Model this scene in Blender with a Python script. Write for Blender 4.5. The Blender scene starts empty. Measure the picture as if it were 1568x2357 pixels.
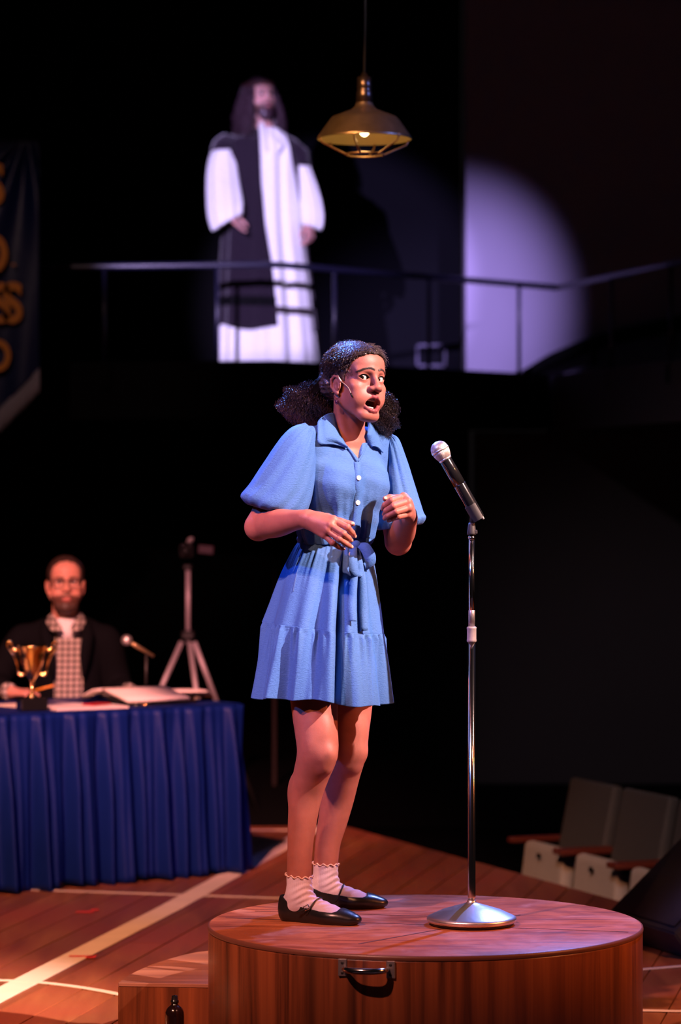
import bpy, bmesh, math, random
import numpy as np
from mathutils import Vector, Matrix

scene = bpy.context.scene
col = scene.collection
random.seed(7)
rng = np.random.default_rng(7)

# ------------------------------------------------------------------ camera
FPX, CXP, CYP, CAMH = 6645.0, 784.0, 1178.5, 1.60
cam_d = bpy.data.cameras.new('camera')
cam = bpy.data.objects.new('camera', cam_d); col.objects.link(cam)
cam.location = (0, 0, CAMH); cam.rotation_euler = (math.pi / 2, 0, 0)
cam_d.sensor_fit = 'VERTICAL'; cam_d.sensor_height = 36.0; cam_d.sensor_width = 24.0
cam_d.lens = FPX / 2357.0 * 36.0
cam_d.clip_start = 0.1; cam_d.clip_end = 100
cam_d.dof.use_dof = True; cam_d.dof.focus_distance = 8.22; cam_d.dof.aperture_fstop = 2.8
scene.camera = cam

# ------------------------------------------------------------------ world, view
w = bpy.data.worlds.new('world'); scene.world = w; w.use_nodes = True
w.node_tree.nodes['Background'].inputs[0].default_value = (1.0, 0.78, 0.85, 1)
w.node_tree.nodes['Background'].inputs[1].default_value = 0.0042
vs = scene.view_settings
vs.view_transform = 'Standard'; vs.look = 'None'; vs.exposure = 0.0; vs.gamma = 1.0
vs.use_curve_mapping = False

# ------------------------------------------------------------------ stage lights
def spot(name, loc, target, power, color, angle, blend=0.4, radius=0.06):
    d = bpy.data.lights.new(name, 'SPOT'); o = bpy.data.objects.new(name, d); col.objects.link(o)
    d.energy = power; d.color = color; d.spot_size = math.radians(angle); d.spot_blend = blend
    d.shadow_soft_size = radius
    o.location = loc
    o.rotation_euler = (Vector(target) - Vector(loc)).to_track_quat('-Z', 'Y').to_euler()
    return o
spot('key_spot', (5.8, 4.9, 6.9), (0.10, 8.3, 1.93), 15000, (1.0, 0.645, 0.57), 13.6, 0.75, 0.06)
spot('left_spot', (-3.4, 3.4, 6.6), (0.00, 8.3, 0.75), 3000, (1.0, 0.40, 0.33), 15, 0.8, 0.06)
spot('amber_wash', (-2.6, 2.0, 6.8), (-1.45, 11.2, 0.0), 7200, (1.0, 0.39, 0.18), 29, 0.9, 0.10)
spot('amber_wash_b', (2.8, 2.0, 6.8), (1.5, 9.2, 0.0), 2800, (1.0, 0.40, 0.20), 18, 0.9, 0.10)
spot('amber_side', (5.2, 6.6, 3.6), (0.1, 8.3, 0.85), 1000, (1.0, 0.26, 0.08), 20, 0.6, 0.08)
spot('blue_back', (-2.2, 12.6, 6.6), (0.02, 8.3, 2.02), 11000, (0.10, 0.24, 1.0), 8.5, 0.7, 0.08)
spot('blue_back_b', (2.8, 12.4, 6.0), (0.60, 8.2, 0.9), 2600, (0.22, 0.32, 1.0), 18, 0.6, 0.08)
spot('blue_front', (-4.6, 4.6, 5.2), (-0.02, 8.3, 1.55), 1500, (0.05, 0.19, 1.0), 13, 0.6, 0.1)
spot('follow_spot', (-3.1, 5.6, 4.75), (-0.06, 21.3, 3.20), 15500, (0.62, 0.46, 1.0), 8.9, 0.45, 0.02)
spot('lavender_wash', (3.5, 11.9, 8.7), (0.66, 20.7, 2.90), 8200, (0.60, 0.45, 1.0), 11.8, 1.0, 0.05)
spot('table_wash', (-1.6, 5.0, 5.6), (-1.1, 13.4, 1.0), 5600, (1.0, 0.33, 0.34), 19, 0.8, 0.1)
spot('table_blue', (1.4, 6.4, 5.0), (-1.0, 12.3, 0.35), 420, (0.06, 0.14, 1.0), 17, 0.8, 0.1)
spot('lamp_amber', (-3.2, 4.2, 6.4), (0.08, 10.75, 3.02), 4500, (1.0, 0.50, 0.18), 4.5, 0.7, 0.05)
spot('lamp_blue', (3.6, 9.2, 4.4), (0.12, 10.75, 3.05), 500, (0.10, 0.22, 1.0), 6.5, 0.7, 0.05)
spot('banner_glow', (-3.4, 9.5, 6.0), (-1.9, 17.5, 2.9), 360, (1.0, 0.62, 0.60), 14, 0.7, 0.1)
spot('seat_fill', (-1.0, 4.0, 7.0), (1.35, 13.4, -0.1), 900, (1.0, 0.76, 0.72), 9, 0.8, 0.15)  # added spot with no known source, brightens the theatre seats
spot('house_spill', (-1.5, 3.0, 7.5), (2.4, 20.0, -0.3), 750, (1.0, 0.80, 0.95), 15, 0.9, 0.2)

# ------------------------------------------------------------------ helpers
def P(px, py, z):
    return Vector(((px - CXP) / FPX * z, z, CAMH - (py - CYP) / FPX * z))
def PA(*a): return np.array(P(*a))

def link(o, parent=None):
    col.objects.link(o)
    if parent is not None: o.parent = parent
    return o
def tag(o, label=None, cat=None, group=None, kind=None):
    if label: o['label'] = label
    if cat: o['category'] = cat
    if group: o['group'] = group
    if kind: o['kind'] = kind
    return o
def empty(name, loc, rz=0.0):
    o = bpy.data.objects.new(name, None); o.empty_display_size = 0.05
    o.location = loc; o.rotation_euler = (0, 0, rz); link(o); return o

def np_mesh(name, V, F, smooth=True):
    """F: list/array of quads or mixed lists"""
    V = np.asarray(V, dtype=np.float32)
    me = bpy.data.meshes.new(name)
    if isinstance(F, np.ndarray) and F.ndim == 2:
        n, k = F.shape
        me.vertices.add(len(V)); me.vertices.foreach_set('co', V.ravel())
        me.loops.add(n * k); me.loops.foreach_set('vertex_index', F.astype(np.int32).ravel())
        me.polygons.add(n); me.polygons.foreach_set('loop_start', np.arange(0, n * k, k, dtype=np.int32))
        me.update(calc_edges=True); me.validate()
    else:
        me.from_pydata([tuple(map(float, v)) for v in V], [], [tuple(map(int, f)) for f in F])
    me.polygons.foreach_set('use_smooth', [smooth] * len(me.polygons))
    me.update()
    return me

class MB:
    """mesh builder: collects shapes (world coordinates) into one mesh"""
    def __init__(self): self.V = []; self.F = []; self.M = []; self.S = []
    def raw(self, V, F, mi=0, smooth=True):
        b = len(self.V)
        self.V.extend([tuple(map(float, v)) for v in V])
        for f in F:
            self.F.append(tuple(int(i) + b for i in f)); self.M.append(mi); self.S.append(smooth)
        return self
    def bm(self, b, M=None, mi=0, smooth=False):
        b.verts.index_update()
        V = [(M @ v.co if M is not None else v.co) for v in b.verts]
        F = [[v.index for v in f.verts] for f in b.faces]
        b.free(); return self.raw(V, F, mi, smooth)
    def box(self, c, size, R=None, bevel=0.0, mi=0, seg=1):
        b = bmesh.new(); bmesh.ops.create_cube(b, size=1.0)
        for v in b.verts: v.co = Vector((v.co.x * size[0], v.co.y * size[1], v.co.z * size[2]))
        if bevel: bmesh.ops.bevel(b, geom=list(b.edges), offset=bevel, segments=seg, affect='EDGES', profile=0.5)
        M = Matrix.Translation(Vector(c))
        if R is not None: M = M @ R.to_4x4()
        return self.bm(b, M, mi, False)
    def prism(self, poly, z0, z1, bevel=0.0, mi=0):
        b = bmesh.new()
        lo = [b.verts.new((p[0], p[1], z0)) for p in poly]; hi = [b.verts.new((p[0], p[1], z1)) for p in poly]
        n = len(poly)
        b.faces.new(lo[::-1]); b.faces.new(hi)
        for i in range(n): b.faces.new((lo[i], lo[(i + 1) % n], hi[(i + 1) % n], hi[i]))
        bmesh.ops.recalc_face_normals(b, faces=list(b.faces))
        if bevel: bmesh.ops.bevel(b, geom=list(b.edges), offset=bevel, segments=1, affect='EDGES')
        return self.bm(b, None, mi, False)
    def tube(self, pts, r, n=10, caps=True, mi=0, flat=None, up=None):
        V, F = tube_vf(pts, r, n, caps, flat, up); return self.raw(V, F, mi, True)
    def lathe(self, prof, n=32, M=None, mi=0, smooth=True, caps=True):
        V, F = [], []
        k = len(prof)
        for i in range(n):
            a = 2 * math.pi * i / n
            for (r, z) in prof:
                v = Vector((r * math.cos(a), r * math.sin(a), z)); V.append(M @ v if M is not None else v)
        for i in range(n):
            j = (i + 1) % n
            for q in range(k - 1):
                F.append((i * k + q, j * k + q, j * k + q + 1, i * k + q + 1))
        if caps and prof[0][0] > 1e-6: F.append([i * k for i in range(n)][::-1])
        if caps and prof[-1][0] > 1e-6: F.append([i * k + k - 1 for i in range(n)])
        return self.raw(V, F, mi, smooth)
    def grid(self, G, cu=False, cv=False, mi=0):
        G = np.asarray(G); nu, nv = G.shape[:2]
        F = grid_faces(nu, nv, cu, cv)
        return self.raw(G.reshape(-1, 3), F, mi, True)
    def ell(self, c, r, R=None, n=20, mi=0):
        V = []; F = []; m = n // 2
        for i in range(m + 1):
            t = math.pi * i / m
            for j in range(n):
                a = 2 * math.pi * j / n
                v = Vector((r[0] * math.sin(t) * math.cos(a), r[1] * math.sin(t) * math.sin(a), r[2] * math.cos(t)))
                V.append(Vector(c) + (R @ v if R is not None else v))
        for i in range(m):
            for j in range(n):
                k = (j + 1) % n
                F.append((i * n + j, (i + 1) * n + j, (i + 1) * n + k, i * n + k))
        return self.raw(V, F, mi, True)
    def build(self, name, mats, parent=None, solid=0.0, weld=False):
        if not isinstance(mats, (list, tuple)): mats = [mats]
        me = bpy.data.meshes.new(name)
        me.from_pydata(self.V, [], self.F)
        me.polygons.foreach_set('material_index', self.M)
        me.polygons.foreach_set('use_smooth', self.S)
        for m in mats: me.materials.append(m)
        me.validate(); me.update()
        o = bpy.data.objects.new(name, me); link(o)
        if parent is not None: adopt(o, parent)
        if solid:
            s = o.modifiers.new('thickness', 'SOLIDIFY'); s.thickness = solid; s.offset = -1
        return o

def adopt(o, parent):
    """parent without moving: meshes are written in world coordinates, the parents are only translated/rotated"""
    o.parent = parent
    m = Matrix.Identity(4); p = parent
    chain = []
    while p is not None:
        chain.append(p); p = p.parent
    for p in reversed(chain):
        m = m @ p.matrix_parent_inverse @ p.matrix_basis if p.parent else p.matrix_basis
    o.matrix_parent_inverse = m.inverted()

def grid_faces(nu, nv, cu=False, cv=False):
    i = np.arange(nu if cu else nu - 1); j = np.arange(nv if cv else nv - 1)
    I, J = np.meshgrid(i, j, indexing='ij'); I2 = (I + 1) % nu; J2 = (J + 1) % nv
    return np.stack([I * nv + J, I2 * nv + J, I2 * nv + J2, I * nv + J2], -1).reshape(-1, 4)

def tube_vf(pts, r, n=10, caps=True, flat=None, up=None):
    pts = [Vector(p) for p in pts]; k = len(pts)
    if not hasattr(r, '__len__'): r = [r] * k
    V = []; F = []
    t0 = (pts[1] - pts[0]).normalized()
    ref = Vector(up) if up is not None else (Vector((0, 0, 1)) if abs(t0.z) < 0.9 else Vector((1, 0, 0)))
    a = (ref - t0 * ref.dot(t0)).normalized()
    for i in range(k):
        t = (pts[min(i + 1, k - 1)] - pts[max(i - 1, 0)]).normalized()
        a = (a - t * a.dot(t)).normalized(); b = t.cross(a)
        for j in range(n):
            th = 2 * math.pi * j / n
            fa = 1.0 if flat is None else flat
            V.append(pts[i] + a * (r[i] * fa * math.cos(th)) + b * (r[i] * math.sin(th)))
    for i in range(k - 1):
        for j in range(n):
            m = (j + 1) % n
            F.append((i * n + j, i * n + m, (i + 1) * n + m, (i + 1) * n + j))
    if caps: F.append(list(range(n))[::-1]); F.append([(k - 1) * n + j for j in range(n)])
    return V, F

def strip_box(pts, wid, thick, nrm):
    """a flat ribbon with thickness along pts; nrm: list of facing normals (or one)"""
    pts = [Vector(p) for p in pts]; k = len(pts)
    if not isinstance(nrm, list): nrm = [nrm] * k
    if not hasattr(wid, '__len__'): wid = [wid] * k
    V = []; F = []
    for i in range(k):
        t = (pts[min(i + 1, k - 1)] - pts[max(i - 1, 0)]).normalized()
        nn = Vector(nrm[i]); nn = (nn - t * nn.dot(t)).normalized(); s = t.cross(nn)
        h = wid[i] / 2
        V += [pts[i] - s * h, pts[i] + s * h, pts[i] + s * h - nn * thick, pts[i] - s * h - nn * thick]
    for i in range(k - 1):
        for j in range(4):
            m = (j + 1) % 4
            F.append((i * 4 + j, (i + 1) * 4 + j, (i + 1) * 4 + m, i * 4 + m))
    F.append((0, 1, 2, 3)); e = (k - 1) * 4; F.append((e + 3, e + 2, e + 1, e))
    return V, F

def spline(pts, n):
    """Catmull-Rom through pts -> n samples"""
    p = np.asarray([list(q) for q in pts], float); k = len(p)
    p = np.vstack([2 * p[0] - p[1], p, 2 * p[-1] - p[-2]])
    out = []
    for s in np.linspace(0, k - 1 - 1e-9, n):
        i = int(s); t = s - i; a, b, c, d = p[i], p[i + 1], p[i + 2], p[i + 3]
        out.append(0.5 * ((2 * b) + (-a + c) * t + (2 * a - 5 * b + 4 * c - d) * t * t + (-a + 3 * b - 3 * c + d) * t ** 3))
    return np.array(out)

def clip_poly(poly, q0, q1, nx, ny):
    """keep q0 <= x*nx+y*ny <= q1"""
    def half(pl, s, c):
        o = []
        for i in range(len(pl)):
            a, b = pl[i], pl[(i + 1) % len(pl)]
            da = s * (a[0] * nx + a[1] * ny - c); db = s * (b[0] * nx + b[1] * ny - c)
            if da >= 0: o.append(a)
            if da * db < 0:
                t = da / (da - db); o.append((a[0] + (b[0] - a[0]) * t, a[1] + (b[1] - a[1]) * t))
        return o
    p = half(poly, 1, q0)
    return half(p, -1, q1) if len(p) > 2 else []

# ------------------------------------------------------------------ signed-distance sculpting
class SDF:
    def __init__(s, lo, hi, h):
        s.h = h; s.lo = np.array(lo, float)
        s.n = np.ceil((np.array(hi, float) - s.lo) / h).astype(int) + 1
        s.ax = [(s.lo[i] + h * np.arange(s.n[i])).astype(np.float32) for i in range(3)]
        s.F = np.full(tuple(s.n), 0.3, np.float32)
    def reg(s, lo, hi):
        a = np.clip(np.floor((np.array(lo) - s.lo) / s.h).astype(int), 0, s.n)
        b = np.clip(np.ceil((np.array(hi) - s.lo) / s.h).astype(int) + 1, 0, s.n)
        if (b <= a).any(): return None
        sl = tuple(slice(a[i], b[i]) for i in range(3))
        return sl, s.ax[0][sl[0]][:, None, None], s.ax[1][sl[1]][None, :, None], s.ax[2][sl[2]][None, None, :]
    def comb(s, sl, d, k, op):
        F = s.F[sl]
        if op == 'u':
            if k <= 0: s.F[sl] = np.minimum(F, d)
            else:
                h = np.clip(0.5 + 0.5 * (F - d) / k, 0, 1); s.F[sl] = F + (d - F) * h - k * h * (1 - h)
        elif op == 's':
            if k <= 0: s.F[sl] = np.maximum(F, -d)
            else:
                h = np.clip(0.5 - 0.5 * (F + d) / k, 0, 1); s.F[sl] = F + (-d - F) * h + k * h * (1 - h)
        elif op == 'i': s.F[sl] = np.maximum(F, d)
    def ell(s, c, r, k=0.01, op='u', R=None):
        c = np.array(c, float); r = np.array(r, float); m = r.max() + k + 3 * s.h if R is not None else r + k + 3 * s.h
        g = s.reg(c - m, c + m)
        if g is None: return s
        sl, x, y, z = g; x = x - c[0]; y = y - c[1]; z = z - c[2]
        if R is not None:
            R = np.array(R, float)
            x, y, z = (R[0, 0] * x + R[0, 1] * y + R[0, 2] * z, R[1, 0] * x + R[1, 1] * y + R[1, 2] * z, R[2, 0] * x + R[2, 1] * y + R[2, 2] * z)
        k0 = np.sqrt((x / r[0]) ** 2 + (y / r[1]) ** 2 + (z / r[2]) ** 2)
        k1 = np.sqrt((x / r[0] ** 2) ** 2 + (y / r[1] ** 2) ** 2 + (z / r[2] ** 2) ** 2) + 1e-9
        s.comb(sl, (k0 * (k0 - 1) / k1).astype(np.float32), k, op); return s
    def cone(s, a, b, ra, rb, k=0.01, op='u'):
        a = np.array(a, float); b = np.array(b, float); m = max(ra, rb) + k + 3 * s.h
        g = s.reg(np.minimum(a, b) - m, np.maximum(a, b) + m)
        if g is None: return s
        sl, x, y, z = g; e = b - a; L = float(e @ e) + 1e-12
        x = x - a[0]; y = y - a[1]; z = z - a[2]
        t = np.clip((x * e[0] + y * e[1] + z * e[2]) / L, 0, 1)
        d = np.sqrt((x - t * e[0]) ** 2 + (y - t * e[1]) ** 2 + (z - t * e[2]) ** 2) - (ra + (rb - ra) * t)
        s.comb(sl, d.astype(np.float32), k, op); return s
    def chain(s, pts, rs, k=0.008, op='u'):
        for i in range(len(pts) - 1): s.cone(pts[i], pts[i + 1], rs[i], rs[i + 1], k, op)
        return s
    def mesh(s):
        return surf_nets(s.F, s.lo, s.h)

def surf_nets(F, lo, h):
    S = F < 0
    nx, ny, nz = F.shape
    cnt = np.zeros((nx - 1, ny - 1, nz - 1), np.int8)
    for i in (0, 1):
        for j in (0, 1):
            for k in (0, 1): cnt += S[i:nx - 1 + i, j:ny - 1 + j, k:nz - 1 + k]
    act = (cnt > 0) & (cnt < 8)
    I, J, K = np.nonzero(act); n = len(I)
    idx = np.full(act.shape, -1, np.int32); idx[I, J, K] = np.arange(n)
    cor = [(i, j, k) for i in (0, 1) for j in (0, 1) for k in (0, 1)]
    val = {c: F[I + c[0], J + c[1], K + c[2]] for c in cor}
    pos = np.zeros((n, 3)); ct = np.zeros(n)
    for a in cor:
        for ax in range(3):
            if a[ax] == 0:
                b = list(a); b[ax] = 1; b = tuple(b); va, vb = val[a], val[b]
                cr = (va < 0) != (vb < 0)
                t = np.where(cr, va / np.where(cr, va - vb, 1), 0)
                for q in range(3): pos[:, q] += np.where(cr, a[q] + (t if q == ax else 0), 0)
                ct += cr
    pos /= ct[:, None]
    V = np.stack([I, J, K], 1) + pos; V = V * h + np.array(lo)
    Q = []
    for ax in range(3):
        sh = [slice(1, -1)] * 3; sh[ax] = slice(0, -1)
        sh2 = list(sh); sh2[ax] = slice(1, None)
        s0 = S[tuple(sh)]; s1 = S[tuple(sh2)]
        e = np.nonzero(s0 != s1); ee = [e[0].copy(), e[1].copy(), e[2].copy()]
        for q in range(3):
            if q != ax: ee[q] = ee[q] + 1
        u, v = [(1, 2), (2, 0), (0, 1)][ax]
        def cell(du, dv):
            c = [ee[0], ee[1], ee[2]]
            c[u] = c[u] - du; c[v] = c[v] - dv
            return idx[c[0], c[1], c[2]]
        q4 = np.stack([cell(1, 1), cell(0, 1), cell(0, 0), cell(1, 0)], 1)
        flip = ~s0[e]
        q4[flip] = q4[flip][:, ::-1]
        Q.append(q4)
    Q = np.concatenate(Q); Q = Q[(Q >= 0).all(1)]
    return V, Q

def sdf_obj(name, pieces, mats, parent, colors=None):
    """pieces: list of (V,Q); joined into one mesh object"""
    Vs, Qs, b = [], [], 0
    for V, Q in pieces: Vs.append(V); Qs.append(Q + b); b += len(V)
    V = np.concatenate(Vs); Q = np.concatenate(Qs)
    me = np_mesh(name, V, Q)
    if not isinstance(mats, (list, tuple)): mats = [mats]
    for m in mats: me.materials.append(m)
    if colors is not None:
        ca = me.color_attributes.new('Col', 'FLOAT_COLOR', 'POINT')
        c4 = np.ones((len(V), 4), np.float32); c4[:, :3] = np.concatenate(colors)
        ca.data.foreach_set('color', c4.ravel())
    o = bpy.data.objects.new(name, me); link(o)
    if parent is not None: adopt(o, parent)
    return o
def cone_dist(V, a, b, ra, rb):
    a = np.array(a, float); b = np.array(b, float); e = b - a
    t = np.clip(((V - a) @ e) / (e @ e + 1e-12), 0, 1)
    return np.linalg.norm(V - a - t[:, None] * e, axis=1) - (ra + (rb - ra) * t)

# ------------------------------------------------------------------ materials
def new_mat(name):
    m = bpy.data.materials.new(name); m.use_nodes = True
    nt = m.node_tree; b = nt.nodes['Principled BSDF']; return m, nt, b
def N(nt, typ, **kw):
    n = nt.nodes.new(typ)
    for k, v in kw.items():
        setattr(n, k, v)
    return n
def mat(name, c, rough=0.5, metal=0.0, spec=0.5, noise=None, var=0.0, bump=0.0, emit=None, estr=0.0, stretch=(1, 1, 1), sss=0.0, sheen=0.0, coat=0.0, detail=3.0):
    m, nt, b = new_mat(name)
    b.inputs['Base Color'].default_value = (*c, 1); b.inputs['Roughness'].default_value = rough
    b.inputs['Metallic'].default_value = metal; b.inputs['Specular IOR Level'].default_value = spec
    if coat: b.inputs['Coat Weight'].default_value = coat; b.inputs['Coat Roughness'].default_value = 0.15
    if sheen: b.inputs['Sheen Weight'].default_value = sheen
    if emit: b.inputs['Emission Color'].default_value = (*emit, 1); b.inputs['Emission Strength'].default_value = estr
    if sss:
        b.inputs['Subsurface Weight'].default_value = sss; b.inputs['Subsurface Radius'].default_value = (1, 0.35, 0.2); b.inputs['Subsurface Scale'].default_value = 0.008
    if noise:
        tc = N(nt, 'ShaderNodeTexCoord'); mp = N(nt, 'ShaderNodeMapping'); mp.inputs['Scale'].default_value = stretch
        nt.links.new(tc.outputs['Object'], mp.inputs[0])
        no = N(nt, 'ShaderNodeTexNoise'); no.inputs['Scale'].default_value = noise; no.inputs['Detail'].default_value = detail
        nt.links.new(mp.outputs[0], no.inputs['Vector'])
        if var:
            hs = N(nt, 'ShaderNodeMix', data_type='RGBA')
            hs.inputs[6].default_value = (*[x * (1 - var) for x in c], 1); hs.inputs[7].default_value = (*[min(1, x * (1 + var)) for x in c], 1)
            nt.links.new(no.outputs[0], hs.inputs[0]); nt.links.new(hs.outputs[2], b.inputs['Base Color'])
        if bump:
            bp = N(nt, 'ShaderNodeBump'); bp.inputs['Strength'].default_value = 1.0; bp.inputs['Distance'].default_value = bump
            nt.links.new(no.outputs[0], bp.inputs['Height']); nt.links.new(bp.outputs[0], b.inputs['Normal'])
    return m

def ramp(nt, fac, stops):
    r = N(nt, 'ShaderNodeValToRGB'); e = r.color_ramp.elements
    while len(e) < len(stops): e.new(0.5)
    for i, (p, c) in enumerate(stops): e[i].position = p; e[i].color = (*c, 1)
    nt.links.new(fac, r.inputs[0]); return r.outputs[0]
def texnoise(nt, vec, scale, detail=4, rough=0.55, dist=0.0):
    n = N(nt, 'ShaderNodeTexNoise'); n.inputs['Scale'].default_value = scale; n.inputs['Detail'].default_value = detail
    n.inputs['Roughness'].default_value = rough; n.inputs['Distortion'].default_value = dist
    nt.links.new(vec, n.inputs['Vector']); return n.outputs[0]
def mapping(nt, scale=(1, 1, 1), rot=(0, 0, 0), loc=(0, 0, 0), coord='Object'):
    tc = N(nt, 'ShaderNodeTexCoord'); mp = N(nt, 'ShaderNodeMapping')
    mp.inputs['Scale'].default_value = scale; mp.inputs['Rotation'].default_value = rot; mp.inputs['Location'].default_value = loc
    nt.links.new(tc.outputs[coord], mp.inputs[0]); return mp.outputs[0]
def mixc(nt, fac, a, b, mode='MIX'):
    m = N(nt, 'ShaderNodeMix', data_type='RGBA', blend_type=mode)
    for i, v in ((0, fac), (6, a), (7, b)):
        if isinstance(v, (tuple, list)): m.inputs[i].default_value = (*v, 1) if len(v) == 3 else v
        elif isinstance(v, (int, float)): m.inputs[i].default_value = v
        else: nt.links.new(v, m.inputs[i])
    return m.outputs[2]
def bumpn(nt, height, dist, bsdf, strength=1.0):
    bp = N(nt, 'ShaderNodeBump'); bp.inputs['Distance'].default_value = dist; bp.inputs['Strength'].default_value = strength
    nt.links.new(height, bp.inputs['Height']); nt.links.new(bp.outputs[0], bsdf.inputs['Normal'])

def m_floor():
    m, nt, b = new_mat('painted_boards')
    v = mapping(nt, (5.0, 0.55, 5.0), (0, 0, math.radians(12)))
    oi = N(nt, 'ShaderNodeObjectInfo')
    n1 = texnoise(nt, v, 2.2, 6, 0.6, 0.6)
    c = ramp(nt, n1, [(0.25, (0.15, 0.046, 0.018)), (0.5, (0.26, 0.092, 0.034)), (0.75, (0.36, 0.15, 0.055))])
    n2 = texnoise(nt, mapping(nt, (1, 1, 1)), 1.7, 3)
    c = mixc(nt, ramp(nt, n2, [(0.35, (0, 0, 0)), (0.7, (1, 1, 1))]), c, (0.28, 0.068, 0.034))
    pl = ramp(nt, oi.outputs['Random'], [(0.0, (0.78, 0.78, 0.78)), (1.0, (1.12, 1.08, 1.05))])
    c = mixc(nt, 1.0, c, pl, 'MULTIPLY')
    nt.links.new(c, b.inputs['Base Color'])
    b.inputs['Roughness'].default_value = 0.38; b.inputs['Specular IOR Level'].default_value = 0.35
    bumpn(nt, texnoise(nt, v, 9, 4), 0.0012, b)
    return m
def m_wood(name, axis, base, dark, light, scale=1.0, rough=0.34, bands=None):
    m, nt, b = new_mat(name)
    sc = {'z': (22 * scale, 22 * scale, 0.7 * scale), 'x': (0.8 * scale, 16 * scale, 16 * scale)}[axis]
    v = mapping(nt, sc)
    n1 = texnoise(nt, v, 1.0, 6, 0.62, 0.5)
    n2 = texnoise(nt, mapping(nt, tuple(s * 0.22 for s in sc), loc=(3.1, 1.7, 0.4)), 1.0, 3, 0.5, 0.8)
    c = ramp(nt, n1, [(0.28, dark), (0.5, base), (0.72, light)])
    c2 = mixc(nt, ramp(nt, n2, [(0.40, (0, 0, 0)), (0.56, (0, 0, 0)), (0.66, (1, 1, 1))]), c, dark)
    nt.links.new(c2, b.inputs['Base Color'])
    b.inputs['Roughness'].default_value = rough
    bumpn(nt, n1, 0.0006, b)
    return m
def m_top():
    m, nt, b = new_mat('scuffed_wood_top')
    n1 = texnoise(nt, mapping(nt, (2.2, 11.0, 1.0), (0, 0, 0.22)), 1.3, 7, 0.62, 1.6)
    c = ramp(nt, n1, [(0.28, (0.09, 0.022, 0.010)), (0.42, (0.30, 0.085, 0.034)), (0.56, (0.46, 0.15, 0.060)), (0.70, (0.35, 0.10, 0.040)), (0.85, (0.18, 0.048, 0.022))])
    n3 = texnoise(nt, mapping(nt, (1, 1.6, 1), loc=(0.3, 0.9, 0)), 2.6, 4, 0.6, 1.0)
    c = mixc(nt, ramp(nt, n3, [(0.50, (0, 0, 0)), (0.62, (0.75, 0.75, 0.75))]), c, (0.24, 0.066, 0.030))
    n2 = texnoise(nt, mapping(nt, (1, 1, 1), loc=(0.7, 0.2, 0)), 4.2, 6, 0.65, 0.6)
    c = mixc(nt, ramp(nt, n2, [(0.52, (0, 0, 0)), (0.72, (0.42, 0.42, 0.42))]), c, (0.56, 0.38, 0.33))
    nt.links.new(c, b.inputs['Base Color'])
    nt.links.new(ramp(nt, n2, [(0.35, (0.34,) * 3), (0.7, (0.58,) * 3)]), b.inputs['Roughness'])
    b.inputs['Specular IOR Level'].default_value = 0.4
    bumpn(nt, texnoise(nt, mapping(nt, (1, 1, 1)), 40, 4), 0.0010, b)
    return m
def m_cloth(name, c, rough=0.75, scale=260, bump=0.0012, crinkle=60, cb=0.003, sheen=0.2, stretch=(1, 1, 4), spec=0.25):
    m, nt, b = new_mat(name)
    b.inputs['Roughness'].default_value = rough; b.inputs['Sheen Weight'].default_value = sheen; b.inputs['Specular IOR Level'].default_value = spec
    v = mapping(nt, stretch)
    n1 = texnoise(nt, v, crinkle, 4, 0.6, 1.0)
    cc = mixc(nt, n1, tuple(x * 0.82 for x in c), tuple(min(1, x * 1.15) for x in c))
    nt.links.new(cc, b.inputs['Base Color'])
    bumpn(nt, n1, cb, b)
    return m
def m_skin(name, mul=1.0):
    m, nt, b = new_mat(name)
    at = N(nt, 'ShaderNodeVertexColor', layer_name='Col')
    n1 = texnoise(nt, mapping(nt), 35, 5, 0.6)
    c = mixc(nt, 1.0, at.outputs[0], ramp(nt, n1, [(0.3, (0.90, 0.88, 0.88)), (0.7, (1.06, 1.05, 1.04))]), 'MULTIPLY')
    nt.links.new(c, b.inputs['Base Color'])
    b.inputs['Roughness'].default_value = 0.5; b.inputs['Specular IOR Level'].default_value = 0.32
    b.inputs['Subsurface Weight'].default_value = 0.25; b.inputs['Subsurface Radius'].default_value = (1, 0.32, 0.18); b.inputs['Subsurface Scale'].default_value = 0.0022
    bumpn(nt, texnoise(nt, mapping(nt), 420, 2), 0.0002, b)
    return m

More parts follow.
